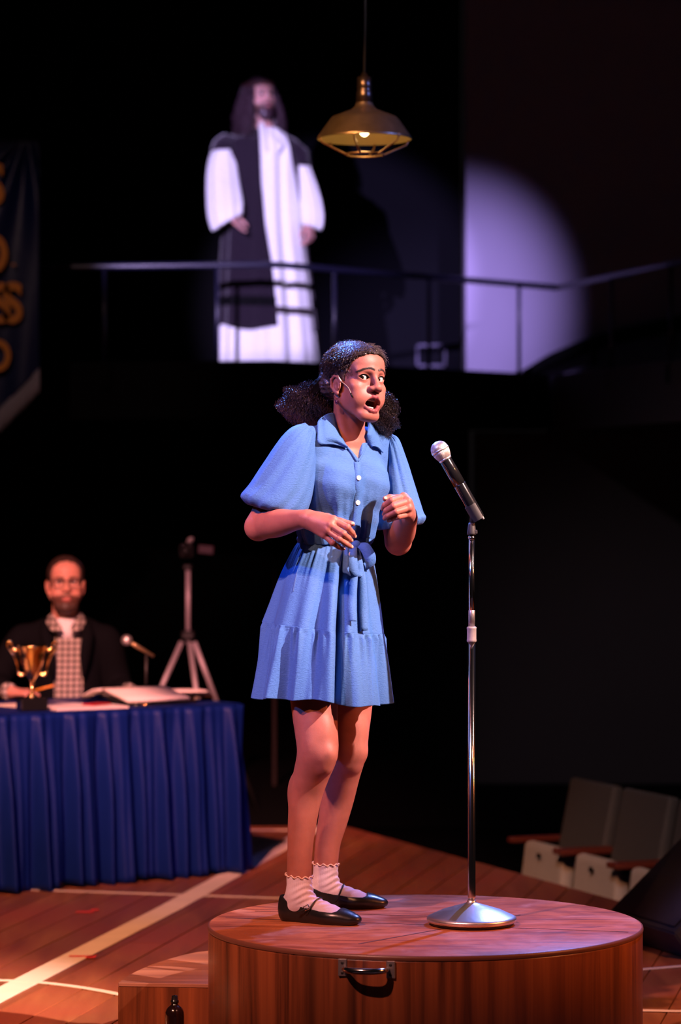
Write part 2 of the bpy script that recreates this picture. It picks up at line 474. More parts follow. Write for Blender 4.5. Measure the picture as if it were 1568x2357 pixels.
MT = dict(
    floor=m_floor(),
    subfloor=mat('stage_carcass', (0.012, 0.008, 0.006), 0.8),
    black=mat('black_paint', (0.0022, 0.0022, 0.0026), 0.85, spec=0.1),
    line=mat('line_paint', (0.80, 0.62, 0.50), 0.6, noise=6, var=0.15),
    redtape=mat('red_tape', (0.75, 0.05, 0.03), 0.5),
    wood_side=m_wood('platform_veneer', 'z', (0.25, 0.066, 0.022), (0.045, 0.014, 0.007), (0.37, 0.105, 0.032)),
    wood_step=m_wood('step_veneer', 'z', (0.16, 0.042, 0.015), (0.022, 0.008, 0.004), (0.27, 0.075, 0.024)),
    wood_top=m_top(),
    step_top=m_wood('step_top_veneer', 'x', (0.30, 0.12, 0.075), (0.16, 0.07, 0.055), (0.44, 0.21, 0.13), 1.2, 0.42),
    chrome=mat('chrome', (0.72, 0.70, 0.70), 0.12, 1.0),
    chrome_worn=mat('worn_chrome', (0.80, 0.79, 0.82), 0.36, 1.0, noise=60, bump=0.0004),
    steel=mat('cast_steel', (0.42, 0.38, 0.38), 0.45, 0.9, noise=120, bump=0.0004),
    tapegrey=mat('grey_tape', (0.26, 0.23, 0.23), 0.6, noise=80, bump=0.0005),
    blackrubber=mat('black_rubber', (0.02, 0.019, 0.02), 0.55),
    blackgloss=mat('black_gloss', (0.008, 0.008, 0.009), 0.14, 0.0, 0.7, coat=0.5),
    brown_glass=mat('dark_brown_glass', (0.012, 0.004, 0.004), 0.05, 0.0, 0.8, coat=1.0),
    grille=mat('grille_mesh', (0.62, 0.58, 0.58), 0.38, 0.85),
    leather=mat('black_leather', (0.010, 0.010, 0.011), 0.30, 0.0, 0.5, noise=160, bump=0.0002),
    sock=mat('ribbed_sock', (0.58, 0.50, 0.60), 0.85, noise=220, bump=0.0004, var=0.08),
    dress=m_cloth('blue_crinkle_cotton', (0.046, 0.138, 0.40), crinkle=120, cb=0.0016, sheen=0.03, stretch=(1, 1, 3)),
    pearl=mat('pearl_button', (0.75, 0.66, 0.62), 0.25, coat=0.4),
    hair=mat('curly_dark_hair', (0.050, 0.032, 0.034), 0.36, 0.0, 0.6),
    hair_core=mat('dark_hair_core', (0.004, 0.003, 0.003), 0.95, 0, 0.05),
    skin=m_skin('skin'),
    eyewhite=mat('eye_white', (0.46, 0.42, 0.42), 0.15, coat=0.6),
    iris=mat('dark_iris', (0.020, 0.009, 0.005), 0.12, coat=0.8),
    pupil=mat('pupil', (0.003, 0.003, 0.003), 0.08, coat=0.8),
    teeth=mat('teeth', (0.62, 0.54, 0.48), 0.25),
    tongue=mat('tongue', (0.36, 0.075, 0.08), 0.35),
    bead=mat('purple_bead', (0.06, 0.012, 0.05), 0.08, coat=1.0),
    gold=mat('polished_gold', (0.86, 0.55, 0.20), 0.16, 1.0),
    paper=mat('paper', (0.74, 0.62, 0.56), 0.8, noise=9, var=0.05),
    redcard=mat('red_card', (0.36, 0.010, 0.014), 0.5),
    pencil=mat('yellow_pencil', (0.80, 0.30, 0.03), 0.45),
    tablecloth=m_cloth('royal_blue_satin', (0.003, 0.013, 0.12), 0.5, 200, 0.0005, 18, 0.002, 0.0, (1, 1, 0.3), 0.12),
    jacket=mat('charcoal_wool', (0.0035, 0.0035, 0.005), 0.9, spec=0.05, noise=300, bump=0.0004),
    white_tee=mat('white_tee', (0.70, 0.66, 0.68), 0.85),
    alu=mat('tripod_aluminium', (0.62, 0.56, 0.60), 0.45, 0.35),
    plastic=mat('black_plastic', (0.016, 0.015, 0.016), 0.45),
    silver=mat('silver_plastic', (0.75, 0.72, 0.72), 0.35, 0.2),
    screen=mat('flip_screen_back', (0.06, 0.03, 0.05), 0.35),
    banner=m_cloth('blue_banner_satin', (0.001, 0.005, 0.04), 0.36, 200, 0.0005, 12, 0.001, 0.0, (1, 1, 1)),
    gold_felt=mat('gold_felt', (0.55, 0.20, 0.025), 0.8),
    fringe=mat('pale_fringe', (0.32, 0.28, 0.30), 0.8),
    brass=mat('aged_brass', (0.30, 0.19, 0.115), 0.36, 0.9, noise=28, var=0.3, bump=0.0006),
    brass_in=mat('lamp_inside_enamel', (0.34, 0.24, 0.10), 0.45, 0.3),
    cage=mat('cage_wire', (0.36, 0.20, 0.11), 0.4, 0.85),
    bulb=mat('lit_bulb', (1, 0.9, 0.7), 0.3, emit=(1.0, 0.72, 0.36), estr=9.0),
    cord=mat('black_cord', (0.010, 0.010, 0.011), 0.6),
    rail=mat('navy_rail_paint', (0.010, 0.010, 0.026), 0.35),
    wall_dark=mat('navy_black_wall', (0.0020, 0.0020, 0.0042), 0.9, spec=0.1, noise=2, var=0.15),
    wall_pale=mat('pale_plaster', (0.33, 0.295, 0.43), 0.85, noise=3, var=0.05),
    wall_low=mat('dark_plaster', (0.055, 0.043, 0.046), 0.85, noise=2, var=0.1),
    robe_white=m_cloth('white_linen', (0.82, 0.87, 0.80), 0.85, 200, 0.001, 30, 0.002, 0.1),
    robe_dark=m_cloth('dark_plum_cloth', (0.009, 0.004, 0.010), 0.9, 200, 0.001, 30, 0.003, 0.3),
    trim_dark=mat('dark_braid', (0.035, 0.028, 0.025), 0.8),
    hair2=mat('long_brown_hair', (0.040, 0.020, 0.028), 0.35, 0, 0.5),
    crown=mat('twig_crown', (0.06, 0.015, 0.015), 0.6),
    seat_fab=mat('grey_seat_shell', (0.42, 0.38, 0.38), 0.6, noise=30, var=0.1),
    seat_back=mat('grey_seat_back', (0.07, 0.065, 0.07), 0.7, noise=30, var=0.1),
    arm_wood=mat('red_arm_wood', (0.12, 0.02, 0.012), 0.4),
    speaker=mat('black_speaker_coat', (0.018, 0.015, 0.016), 0.65, noise=160, bump=0.0006),
    grill_black=mat('speaker_grille', (0.014, 0.012, 0.013), 0.7, noise=400, bump=0.001),
    postwood=mat('brown_post', (0.018, 0.007, 0.004), 0.8),
)

# ================================================================== SETTING
def structure(o): o['kind'] = 'structure'; return o
STAGE = [(-4.2, 6.4), (3.33, 6.4), (0.024, 14.7), (-4.2, 14.7)]
fl = MB(); fl.prism([(-4.19, 6.41), (3.32, 6.41), (0.02, 14.69), (-4.19, 14.69)], -0.60, -0.021)
floor = structure(fl.build('floor', MT['subfloor']))
DX, DY = 0.206, 0.9786                       # board direction
q = -7.6
while q < 2.2:
    pl = clip_poly(STAGE, q + 0.0022, q + 0.14 - 0.0022, DY, -DX)
    if len(pl) > 2:
        # a cross joint somewhere along each board
        ys = [p[0] * DX + p[1] * DY for p in pl]; cut = min(ys) + (max(ys) - min(ys)) * random.uniform(0.25, 0.75)
        for a0, a1 in ((min(ys) - 1, cut - 0.0015), (cut + 0.0015, max(ys) + 1)):
            p2 = clip_poly(pl, a0, a1, DX, DY)
            if len(p2) > 2:
                b_ = MB(); b_.prism(p2, -0.02, 0.0 + random.uniform(-0.0006, 0.0006), bevel=0.0012)
                b_.build('plank', MT['floor'], floor)
    q += 0.14
_cz = [0.0022]
def court_line(pts, wd):
    _cz[0] += 0.0004
    V, F = strip_box([(x, y, _cz[0]) for x, y in pts], wd, 0.0016, Vector((0, 0, 1)))
    MB().raw(V, F, 0, False).build('court_line', MT['line'], floor)
court_line([(-1.34, 8.5), (-1.128, 9.56), (-0.7, 11.6), (-0.269, 13.87), (-0.11, 14.68)], 0.104)
court_line([(-2.6, 12.6), (-1.284, 12.21), (-0.259, 11.95), (1.0, 11.62)], 0.03)
court_line([tuple(p) for p in spline([(-1.55, 9.86), (-1.162, 9.85), (-0.95, 9.76), (-0.74, 9.57), (-0.5, 9.25)], 14)], 0.034)
court_line([(-1.4, 14.52), (-0.1, 14.5)], 0.03)
court_line([(0.6, 9.9), (1.053, 10.08), (1.30, 10.2), (1.6, 10.38)], 0.03)
court_line([(0.4, 9.30), (0.966, 9.25), (1.2, 9.22), (2.1, 9.16)], 0.032)
for x, y, a, b2 in ((-1.02, 11.52, 0.07, 0.025), (-0.985, 11.58, 0.03, 0.03), (-0.93, 10.37, 0.09, 0.016), (-0.895, 10.36, 0.035, 0.05)):
    MB().box((x, y, 0.0054), (a, b2, 0.0012)).build('tape_mark', MT['redtape'], floor)

up = MB().prism([(-4.2, 14.72), (0.01, 14.72), (-0.15, 15.2), (-0.15, 20.0), (-4.2, 20.0)], -0.6, -0.03)
structure(up.build('floor_upstage', MT['black']))
hf = MB().box((1.5, 14.0, -0.66), (14, 17, 0.1)); structure(hf.build('floor_house', MT['black']))

HB = 2.544
EDGE = [(-3.6, 18.35), (-1.8, 18.2), (-0.417, 18.0), (1.43, 19.8), (2.09, 17.7), (2.7, 15.8)]
# balcony deck
deck = MB().prism(EDGE[:4] + [(1.45, 20.69), (0.93, 20.69), (0.93, 21.29), (-3.6, 21.29)], HB - 0.36, HB)
bal = structure(deck.build('balcony_deck', MT['black']))
deck2 = MB().prism([(1.47, 19.82), (2.12, 17.72), (2.72, 15.82), (5.2, 15.82), (5.2, 20.68), (1.47, 20.68)], HB - 0.385, HB - 0.005)
structure(deck2.build('balcony_side', MT['wall_low']))
# walls
structure(MB().box((-2.61, 21.4, 3.6), (2.5, 0.2, 6.0)).build('wall_left', MT['wall_dark']))
structure(MB().box((-0.96, 22.2, 3.6), (1.0, 0.2, 6.0)).build('wall_opening', MT['black']))
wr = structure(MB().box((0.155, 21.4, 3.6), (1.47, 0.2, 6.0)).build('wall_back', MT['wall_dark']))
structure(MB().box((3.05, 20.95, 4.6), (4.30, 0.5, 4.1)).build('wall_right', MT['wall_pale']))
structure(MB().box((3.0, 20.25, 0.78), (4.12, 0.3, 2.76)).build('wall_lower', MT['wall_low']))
structure(MB().box((-1.6, 20.25, 0.78), (5.0, 0.3, 2.76)).build('wall_under_balcony', MT['black']))
structure(MB().box((3.0, 20.03, -0.45), (4.12, 0.12, 0.32), bevel=0.01).build('baseboard_right', MT['black']))
# low wall-box with frame on the upstairs wall
vb = empty('wall_cabinet', (0.62, 21.29, HB + 0.02))
fr = MB(); a, b_ = P(958, 792, 21.27), P(1028, 845, 21.27)
for (x0, z0, x1, z1) in ((a.x, a.z, b_.x, a.z - .02), (a.x, b_.z + .02, b_.x, b_.z), (a.x, a.z, a.x + .02, b_.z), (b_.x - .02, a.z, b_.x, b_.z)):
    fr.box(((x0 + x1) / 2, 21.285, (z0 + z1) / 2), (abs(x1 - x0), 0.03, abs(z1 - z0)), bevel=0.003)
fr.build('frame', mat('grey_blue_frame', (0.05, 0.045, 0.09), 0.6), vb)
MB().box(((a.x + b_.x) / 2, 21.292, (a.z + b_.z) / 2), (b_.x - a.x - .04, 0.012, a.z - b_.z - .04)).build('panel', MT['wall_dark'], vb)
tag(vb, 'small framed panel low on the dark upstairs wall', 'cabinet')

# railing
HR = HB + 0.604
rl = empty('balcony_railing', (-0.417, 18.04, HB))
def off(p, d=0.05): return (p[0], p[1] + d)
path = [off(p) for p in EDGE[:4]]
pp = [(x, y, HR) for x, y in path]
MB().tube([pp[0], pp[1], (-0.46, 18.06, HR), (-0.38, 18.09, HR), (1.492, 19.905, HR)], 0.021, 12).build('top_rail', MT['rail'], rl)
def on_path(px, seg):
    (x0, y0), (x1, y1) = seg
    k = (px - CXP) / FPX; t = (k * y0 - x0) / ((x1 - x0) - k * (y1 - y0)); return x0 + t * (x1 - x0), y0 + t * (y1 - y0)
for px, s in ((240, 1), (500, 1), (770, 2), (988, 2), (1195, 2)):
    x, y = on_path(px, (path[s], path[s + 1]))
    po = MB().tube([(x, y, HB - 0.01), (x, y, HR - 0.015)], 0.0125, 8); po.build('post', MT['rail'], rl)
    br = MB().box((x + 0.02, y - 0.075, HB - 0.09), (0.05, 0.02, 0.16), bevel=0.004); br.box((x + 0.01, y - 0.035, HB - 0.02), (0.03, 0.09, 0.02), bevel=0.003)
    br.build('bracket', MT['black'], rl)
tag(rl, 'dark navy tube railing along the balcony edge in front of robed man', 'railing')
r2 = empty('side_railing', (1.5, 19.9, HB))
e2 = [(1.512, 19.88), (2.14, 17.75), (2.75, 15.85)]
MB().tube([(x, y, HR) for x, y in e2], 0.021, 12).build('top_rail', MT['rail'], r2)
for px, s in ((1408, 0), (1545, 0)):
    x, y = on_path(px, (e2[s], e2[s + 1]))
    MB().tube([(x, y, HB - 0.09), (x, y, HR - 0.015)], 0.0125, 8).build('post', MT['rail'], r2)
    MB().box((x - .02, y - 0.03, HB - 0.08), (0.03, 0.06, 0.12), bevel=0.004).build('bracket', MT['black'], r2)
tag(r2, 'dim railing running off to the right edge past the lavender wall', 'railing')
hr = empty('wall_band', P(1215, 852, 20.6))  # dark sloping band, modelled as a tube with two short stubs
hpts = [P(1205, 862, 20.62), P(1290, 822, 20.6), P(1400, 780, 20.58), P(1580, 742, 20.55)]
MB().tube(spline(hpts, 20), [0.03 + 0.022 * min(1, i / 5) for i in range(20)], 10).build('rail', MT['black'], hr)
for px, py in ((1368, 812), (1548, 770)):
    MB().tube([P(px, py - 16, 20.6), P(px, py + 28, 20.66)], 0.022, 8).build('bracket', MT['black'], hr)
tag(hr, 'thick dark handrail sloping up across the lavender wall', 'band')
# thin brown upright far behind the stage
ps = MB().box(P(632, 1560, 17.2), (0.022, 0.03, 1.3), bevel=0.003); o = ps.build('thin_post', MT['postwood'])
o.location.z += 0.0
tag(o, 'thin dark brown upright in the shadows behind the blue table', 'post')

# ================================================================== PLATFORM
PH = 0.433; PC = (0.240, 8.195); PR = 0.615
pf = empty('round_platform', (PC[0], PC[1], 0))
MC = Matrix.Translation((PC[0], PC[1], 0))
MB().lathe([(PR - 0.004, 0.001), (PR, 0.006), (PR, PH - 0.018), (PR - 0.001, PH - 0.012)], 128, MC).build('side_shell', MT['wood_side'], pf)
tp = MB(); prof = [(0.0, PH), (PR - 0.003, PH), (PR, PH - 0.002), (PR + 0.0008, PH - 0.011), (PR - 0.002, PH - 0.012)]
tp.lathe(prof[::-1], 128, MC); tp.build('top_board', MT['wood_top'], pf)
MB().lathe([(PR + 0.0012, PH - 0.0125), (PR + 0.0022, PH - 0.008), (PR + 0.0012, PH - 0.0015), (PR - 0.0030, PH + 0.0006)], 128, MC, caps=False).build('edge_trim', mat('edge_lacquer', (0.17, 0.06, 0.035), 0.4), pf)
# dark inlaid seam lines on the top
sm = MB()
for (x0, y0, x1, y1) in ((-0.33, 8.30, 0.80, 8.02), (-0.25, 8.44, 0.5, 8.28), (0.05, 7.80, 0.52, 8.36)):
    V, F = strip_box([(x0, y0, PH + 0.0008), ((x0 + x1) / 2, (y0 + y1) / 2, PH + 0.0008), (x1, y1, PH + 0.0008)], 0.006, 0.0006, Vector((0, 0, 1))); sm.raw(V, F, 0, False)
sm.build('seam_line', mat('seam_dark', (0.10, 0.035, 0.025), 0.5), pf)
# handle
na = math.radians(-90 - 16.2)
nrm = Vector((math.cos(na), math.sin(na), 0)); tan = Vector((-nrm.y, nrm.x, 0))
hc = Vector((PC[0], PC[1], PH - 0.036)) + nrm * PR
Rh = Matrix((tan, nrm, Vector((0, 0, 1)))).transposed()
hd = MB().tube(spline([hc - tan * 0.060 - nrm * .001, hc - tan * 0.055 + nrm * 0.02, hc - tan * 0.035 + nrm * 0.042, hc + nrm * 0.048, hc + tan * 0.035 + nrm * 0.042, hc + tan * 0.055 + nrm * 0.02, hc + tan * 0.060 - nrm * .001], 24), [0.005 + 0.0042 * math.sin(math.pi * i / 23) for i in range(24)], 12)
hobj = hd.build('handle', MT['chrome'], pf)
for s in (-1, 1):
    c = hc + tan * (s * 0.066) + nrm * -0.001
    MB().box(c, (0.024, 0.006, 0.046), Rh, bevel=0.0015).build('mounting_plate', MT['steel'], hobj)
    for dz in (-0.013, 0.013):
        sc = MB(); Ms = Matrix.Translation(c + Vector((0, 0, dz)) + nrm * 0.003) @ Rh.to_4x4() @ Matrix.Rotation(-math.pi / 2, 4, 'X')
        sc.lathe([(0.0045, -0.001), (0.0042, 0.0008), (0.002, 0.0014), (0.0, 0.0015)], 10, Ms); sc.build('screw', MT['blackrubber'], hobj)
tag(pf, 'round wooden drum platform with chrome handle under the young woman', 'platform')

# step block against the platform
st = empty('step_block', (-0.45, 8.7, 0))
SH = 0.222
def py2(px, py, h): z = (CAMH - h) * FPX / (py - CYP); return ((px - CXP) / FPX * z, z)
back = [py2(x, y, SH) for x, y in ((272, 2262), (286, 2251), (310, 2237), (345, 2221), (385, 2208), (425, 2197), (455, 2191), (490, 2188), (520, 2186))]
fx = py2(272, 2262, SH); fe = py2(476, 2266, SH)
poly = [fx, (fe[0], fe[1])] + [(-0.30, fe[1] - .02), (-0.24, 8.62), (-0.20, 8.75)] + back[::-1][:-1]
poly = [p for p in poly if (p[0] - PC[0]) ** 2 + (p[1] - PC[1]) ** 2 > (PR + 0.003) ** 2]
arc = []
# close along the drum's curve
a0 = math.atan2(poly[1][1] - PC[1], poly[1][0] - PC[0]); 
poly = [fx]
aa = math.atan2(fe[1] - PC[1] + 0.0, fe[0] - PC[0])
a_start = math.pi - math.asin((fe[1] - PC[1]) / (PR + 0.004))
a_end = math.radians(128)
for i in range(9):
    t = a_start + (a_end - a_start) * i / 8; poly.append((PC[0] + (PR + 0.004) * math.cos(t), PC[1] + (PR + 0.004) * math.sin(t)))
lastx, lasty = poly[-1]
poly += [p for p in back[::-1] if p[0] < lastx - 0.02 and p[0] > fx[0] + 0.005]
MB().prism(poly, 0.0, SH - 0.012).build('body', MT['wood_step'], st)
cx_ = sum(p[0] for p in poly) / len(poly); cy_ = sum(p[1] for p in poly) / len(poly)
MB().prism([(p[0] - 0.0, p[1]) for p in poly], SH - 0.0115, SH, bevel=0.0015).build('top_board', MT['step_top'], st)
tag(st, 'low curved wooden step block beside the round platform', 'step')
# bottle
bt = P(402, 2290, 8.30); bx, by = bt.x, 8.30
bo = empty('bottle', (bx, by, 0.001))
MB().lathe([(0.0, 0.004), (0.022, 0.001), (0.027, 0.006), (0.028, 0.02), (0.028, 0.152), (0.0272, 0.161), (0.0245, 0.169), (0.0195, 0.176), (0.0135, 0.1805), (0.0098, 0.184), (0.0092, 0.190)], 28, Matrix.Translation((bx, by, 0.001))).build('body', MT['brown_glass'], bo)
MB().lathe([(0.0105, 0.187), (0.0122, 0.1885), (0.0122, 0.195), (0.0095, 0.1965), (0.0085, 0.2085), (0.0, 0.2100)], 20, Matrix.Translation((bx, by, 0.001))).build('cap', MT['blackgloss'], bo)
tag(bo, 'dark brown glass bottle standing in front of the step block', 'bottle')

# ================================================================== MICROPHONE STAND
base = P(1086, 2105, 8.165); SX, SY = base.x, 8.165
ms = empty('microphone_stand', (SX, SY, PH))
MM = Matrix.Translation((SX, SY, PH))
MB().lathe([(0.0, 0.002), (0.118, 0.002), (0.120, 0.006), (0.1195, 0.010)], 64, MM).build('rubber_foot', MT['blackrubber'], ms)
MB().lathe([(0.122, 0.0085), (0.1265, 0.011), (0.1275, 0.018), (0.125, 0.0225), (0.118, 0.026), (0.085, 0.041), (0.05, 0.052), (0.028, 0.058), (0.016, 0.062), (0.0125, 0.066), (0.012, 0.070)], 80, MM).build('base', MT['chrome_worn'], ms)
def zat(py): return CAMH - (py - CYP) / FPX * SY
z_cl0, z_cl1 = zat(1478) - 0, zat(1442)
MB().lathe([(0.0105, PH + 0.066), (0.0110, PH + 0.08), (0.0110, z_cl0 + 0.002)], 24, Matrix.Translation((SX, SY, 0))).build('lower_pole', MT['chrome'], ms)
MB().lathe([(0.0118, z_cl0), (0.0138, z_cl0 + 0.002), (0.0138, z_cl0 + 0.006), (0.0132, z_cl0 + 0.008), (0.0132, z_cl1 - 0.008), (0.0138, z_cl1 - 0.006), (0.0138, z_cl1 - 0.002), (0.0105, z_cl1)], 28, Matrix.Translation((SX, SY, 0))).build('height_clutch', MT['tapegrey'], ms)
zt = zat(1240)
MB().lathe([(0.0085, z_cl1 - 0.002), (0.0085, zt)], 24, Matrix.Translation((SX, SY, 0))).build('upper_pole', MT['chrome'], ms)
MB().lathe([(0.0092, z_cl1), (0.0094, z_cl1 + 0.045), (0.0088, z_cl1 + 0.046)], 24, Matrix.Translation((SX, SY, 0))).build('tape_wrap', MT['steel'], ms)
MB().lathe([(0.0085, zt - 0.002), (0.0105, zt), (0.0105, zt + 0.005), (0.008, zt + 0.007), (0.0075, zt + 0.014)], 20, Matrix.Translation((SX, SY, 0))).build('thread_ring', MT['chrome'], ms)
cl = MB(); z0 = zat(1231); z1 = zat(1202)
cl.lathe([(0.0125, z0), (0.0130, z0 + 0.004), (0.0118, z0 + 0.012), (0.0100, z1 - 0.008), (0.0085, z1 - 0.002), (0.0, z1 + 0.001)], 18, Matrix.Translation((SX, SY, 0)))
cl.box((SX + 0.010, SY - 0.001, z0 + 0.008), (0.012, 0.016, 0.012), bevel=0.002)
clo = cl.build('clip_joint', MT['blackrubber'], ms)
m_top, m_bot = P(1013, 1036, 8.165), P(1103, 1193, 8.165)
ax = (m_bot - m_top).normalized()
sidev = ax.cross(Vector((0, 1, 0))).normalized()
def mic_frame(o): # local z along mic from head to tail
    x = Vector((0, 1, 0)); y = ax.cross(x).normalized(); x = y.cross(ax)
    return Matrix.Translation(o) @ Matrix((x, y, ax)).transposed().to_4x4()
cradle = MB()
cp = m_top + ax * 0.190
Mc = mic_frame(m_top)
ring = []
Vc, Fc = [], []
for s, zz in enumerate((0.178, 0.182, 0.222, 0.226)):
    for r in (0.0178, 0.0205):
        for i in range(15):
            t = math.radians(-125 + 250 * i / 14) + math.pi * 1.5
            Vc.append(Mc @ Vector((r * math.cos(t), r * math.sin(t), zz)))
G = np.array([list(v) for v in Vc]).reshape(4, 2, 15, 3)
cradle.grid(G[:, 0]); cradle.grid(G[:, 1]); cradle.grid(np.stack([G[0, 0], G[0, 1]])); cradle.grid(np.stack([G[3, 0], G[3, 1]]))
cradle.grid(np.stack([G[:, 0, 0], G[:, 1, 0]])); cradle.grid(np.stack([G[:, 0, -1], G[:, 1, -1]]))
cradle.tube([Vector((SX, SY, z1 - 0.006)), (Vector((SX, SY, z1)) + cp) / 2 + Vector((0.002, 0, 0)), cp + sidev * 0.0 - Vector((0.002, 0, 0.016))], [0.0075, 0.0085, 0.009], 10)
cradle.build('clip_cradle', MT['blackrubber'], ms)
tag(ms, 'chrome microphone stand with cone base on the round platform', 'microphone stand')
mic = empty('handheld_microphone', m_top)
gr = MB(); gr.lathe([(0.0, -0.0262), (0.010, -0.0245), (0.018, -0.0188), (0.0232, -0.011), (0.0252, -0.001)], 40, Mc)
gr.lathe([(0.0250, 0.003), (0.0235, 0.013), (0.0200, 0.0235), (0.0175, 0.0285)], 40, Mc)
gobj = gr.build('grille', MT['grille'], mic)
# woven wire of the grille: real wires on the ball
wv = MB()
def ball_r(z): 
    zs = [-0.0262, -0.0245, -0.0188, -0.011, -0.001, 0.003, 0.013, 0.0235, 0.0285]; rs = [0.0, 0.010, 0.018, 0.0232, 0.0252, 0.0250, 0.0235, 0.0200, 0.0175]
    return float(np.interp(z, zs, rs))
for sgn in (-1, 1):
    for k in range(44):
        pts = []
        for i in range(13):
            z = -0.0225 + 0.051 * i / 12; r = ball_r(z) + 0.0004; t = 2 * math.pi * k / 44 + sgn * 1.15 * i / 12
            pts.append(Mc @ Vector((r * math.cos(t), r * math.sin(t), z)))
        wv.tube(pts, 0.00042, 3, False)
wv.build('grille_wire', MT['grille'], gobj)
bd = MB().lathe([(0.0250, -0.0022), (0.0264, -0.0012), (0.0264, 0.0032), (0.0250, 0.0042)], 40, Mc)
bd.lathe([(0.0172, 0.027), (0.0186, 0.028), (0.0186, 0.0315), (0.0172, 0.033)], 36, Mc); bd.build('ring_band', MT['chrome_worn'], mic)
MB().lathe([(0.0165, 0.032), (0.0172, 0.034), (0.0176, 0.060), (0.0176, 0.112)], 40, Mc).build('body', MT['blackgloss'], mic)
MB().lathe([(0.0173, 0.1125), (0.0176, 0.114), (0.0172, 0.20), (0.0168, 0.2215), (0.014, 0.2225), (0.0, 0.2225)], 40, Mc).build('battery_cover', MT['blackgloss'], mic)
an = MB().box(Mc @ Vector((0, 0.010, 0.226)), (0.012, 0.006, 0.012), Mc.to_3x3(), bevel=0.002); an.build('end_cap', MT['steel'], mic)
tag(mic, 'black handheld microphone with silver ball grille in the stand clip', 'microphone')

# ================================================================== PENDANT LAMP
LZ = 10.75; lc = P(839, 308, LZ); LX = lc.x; lr = 109.0 / FPX * LZ
pd = empty('pendant_lamp', (LX, LZ, lc.z))
def lh(py): return CAMH - (py - CYP) / FPX * LZ
ML = Matrix.Translation((LX, LZ, 0))
outer = [(lr, lh(321)), (lr * 1.008, lh(319)), (lr * 0.985, lh(315)), (lr * 0.74, lh(277)), (lr * 0.68, lh(270)), (lr * 0.45, lh(260)), (lr * 0.27, lh(252)), (lr * 0.20, lh(244)), (lr * 0.175, lh(236))]
MB().lathe(outer, 56, ML, caps=False).build('shade', MT['brass'], pd)
MB().lathe([(lr * 0.99, lh(321)), (lr * 0.97, lh(316)), (lr * 0.72, lh(280)), (lr * 0.4, lh(268)), (lr * 0.16, lh(262)), (0.0, lh(260))], 56, ML, caps=False).build('shade_lining', MT['brass_in'], pd)
MB().lathe([(lr * 0.18, lh(240)), (lr * 0.165, lh(212)), (lr * 0.150, lh(209)), (lr * 0.150, lh(203)), (lr * 0.158, lh(200)), (lr * 0.145, lh(178)), (lr * 0.07, lh(175)), (lr * 0.05, lh(168)), (0, lh(167))], 28, ML).build('socket_neck', mat('dark_brass', (0.10, 0.06, 0.045), 0.3, 0.9), pd)
MB().tube([(LX, LZ, lh(172)), (LX + .004, LZ, lh(60)), (LX + 0.006, LZ, lh(-260))], 0.005, 8).build('cord', MT['cord'], pd)
bulb = MB().ell((LX, LZ, lh(297)), (0.021, 0.021, 0.027), n=20).build('bulb', MT['bulb'], pd)
cg = MB()
NW = 6
for k in range(NW):
    t = 2 * math.pi * (k + 0.28) / NW
    d = Vector((math.cos(t), math.sin(t), 0)); c = Vector((LX, LZ, 0))
    cg.tube([c + d * lr * 1.0 + Vector((0, 0, lh(316))), c + d * lr * 0.93 + Vector((0, 0, lh(331))), c + d * lr * 0.42 + Vector((0, 0, lh(356))), c + d * lr * 0.38 + Vector((0, 0, lh(357)))], 0.0035, 6)
cg.tube([Vector((LX + lr * 0.40 * math.cos(2 * math.pi * i / 24), LZ + lr * 0.40 * math.sin(2 * math.pi * i / 24), lh(356))) for i in range(25)], 0.0035, 6)
cg.build('wire_cage', MT['cage'], pd)
tag(pd, 'brass industrial pendant lamp with wire cage hanging overhead', 'lamp')
bl = bpy.data.lights.new('bulb_light', 'POINT'); bl.energy = 1.0; bl.color = (1.0, 0.66, 0.26); bl.shadow_soft_size = 0.02
blo = bpy.data.objects.new('bulb_light', bl); link(blo); blo.location = (LX, LZ, lh(316))

# ================================================================== TABLE
TH = 0.745
A = Vector((-0.45, 12.86, 0)); du = Vector((-0.81, -0.586, 0)); dv = Vector((-0.586, 0.81, 0))
TL, TD = 2.1, 0.76
def tb(u, v, h): p = A + du * u + dv * v; return Vector((p.x, p.y, h))
Rt = Matrix((du, dv, Vector((0, 0, 1)))).transposed()
if Rt.determinant() < 0: Rt = Matrix((-du, dv, Vector((0, 0, 1)))).transposed()
ft = empty('folding_table', tb(TL / 2, TD / 2, 0))
MB().box(tb(TL / 2, TD / 2, TH - 0.018), (TL - 0.03, TD - 0.03, 0.03), Rt, bevel=0.004).build('tabletop', MT['plastic'], ft)
for u in (0.2, TL - 0.2):
    for v in (0.1, TD - 0.1):
        MB().tube([tb(u, v, 0.001), tb(u, v, TH - 0.03)], 0.014, 8).build('leg', MT['steel'], ft)
tag(ft, 'folding table hidden under the royal blue pleated skirt', 'table')
sk = empty('table_skirt', tb(TL / 2, 0, 0))
MB().box(tb(TL / 2, TD / 2, TH + 0.0005), (TL + 0.004, TD + 0.004, 0.006), Rt, bevel=0.002).build('top_cloth', MT['tablecloth'], sk)
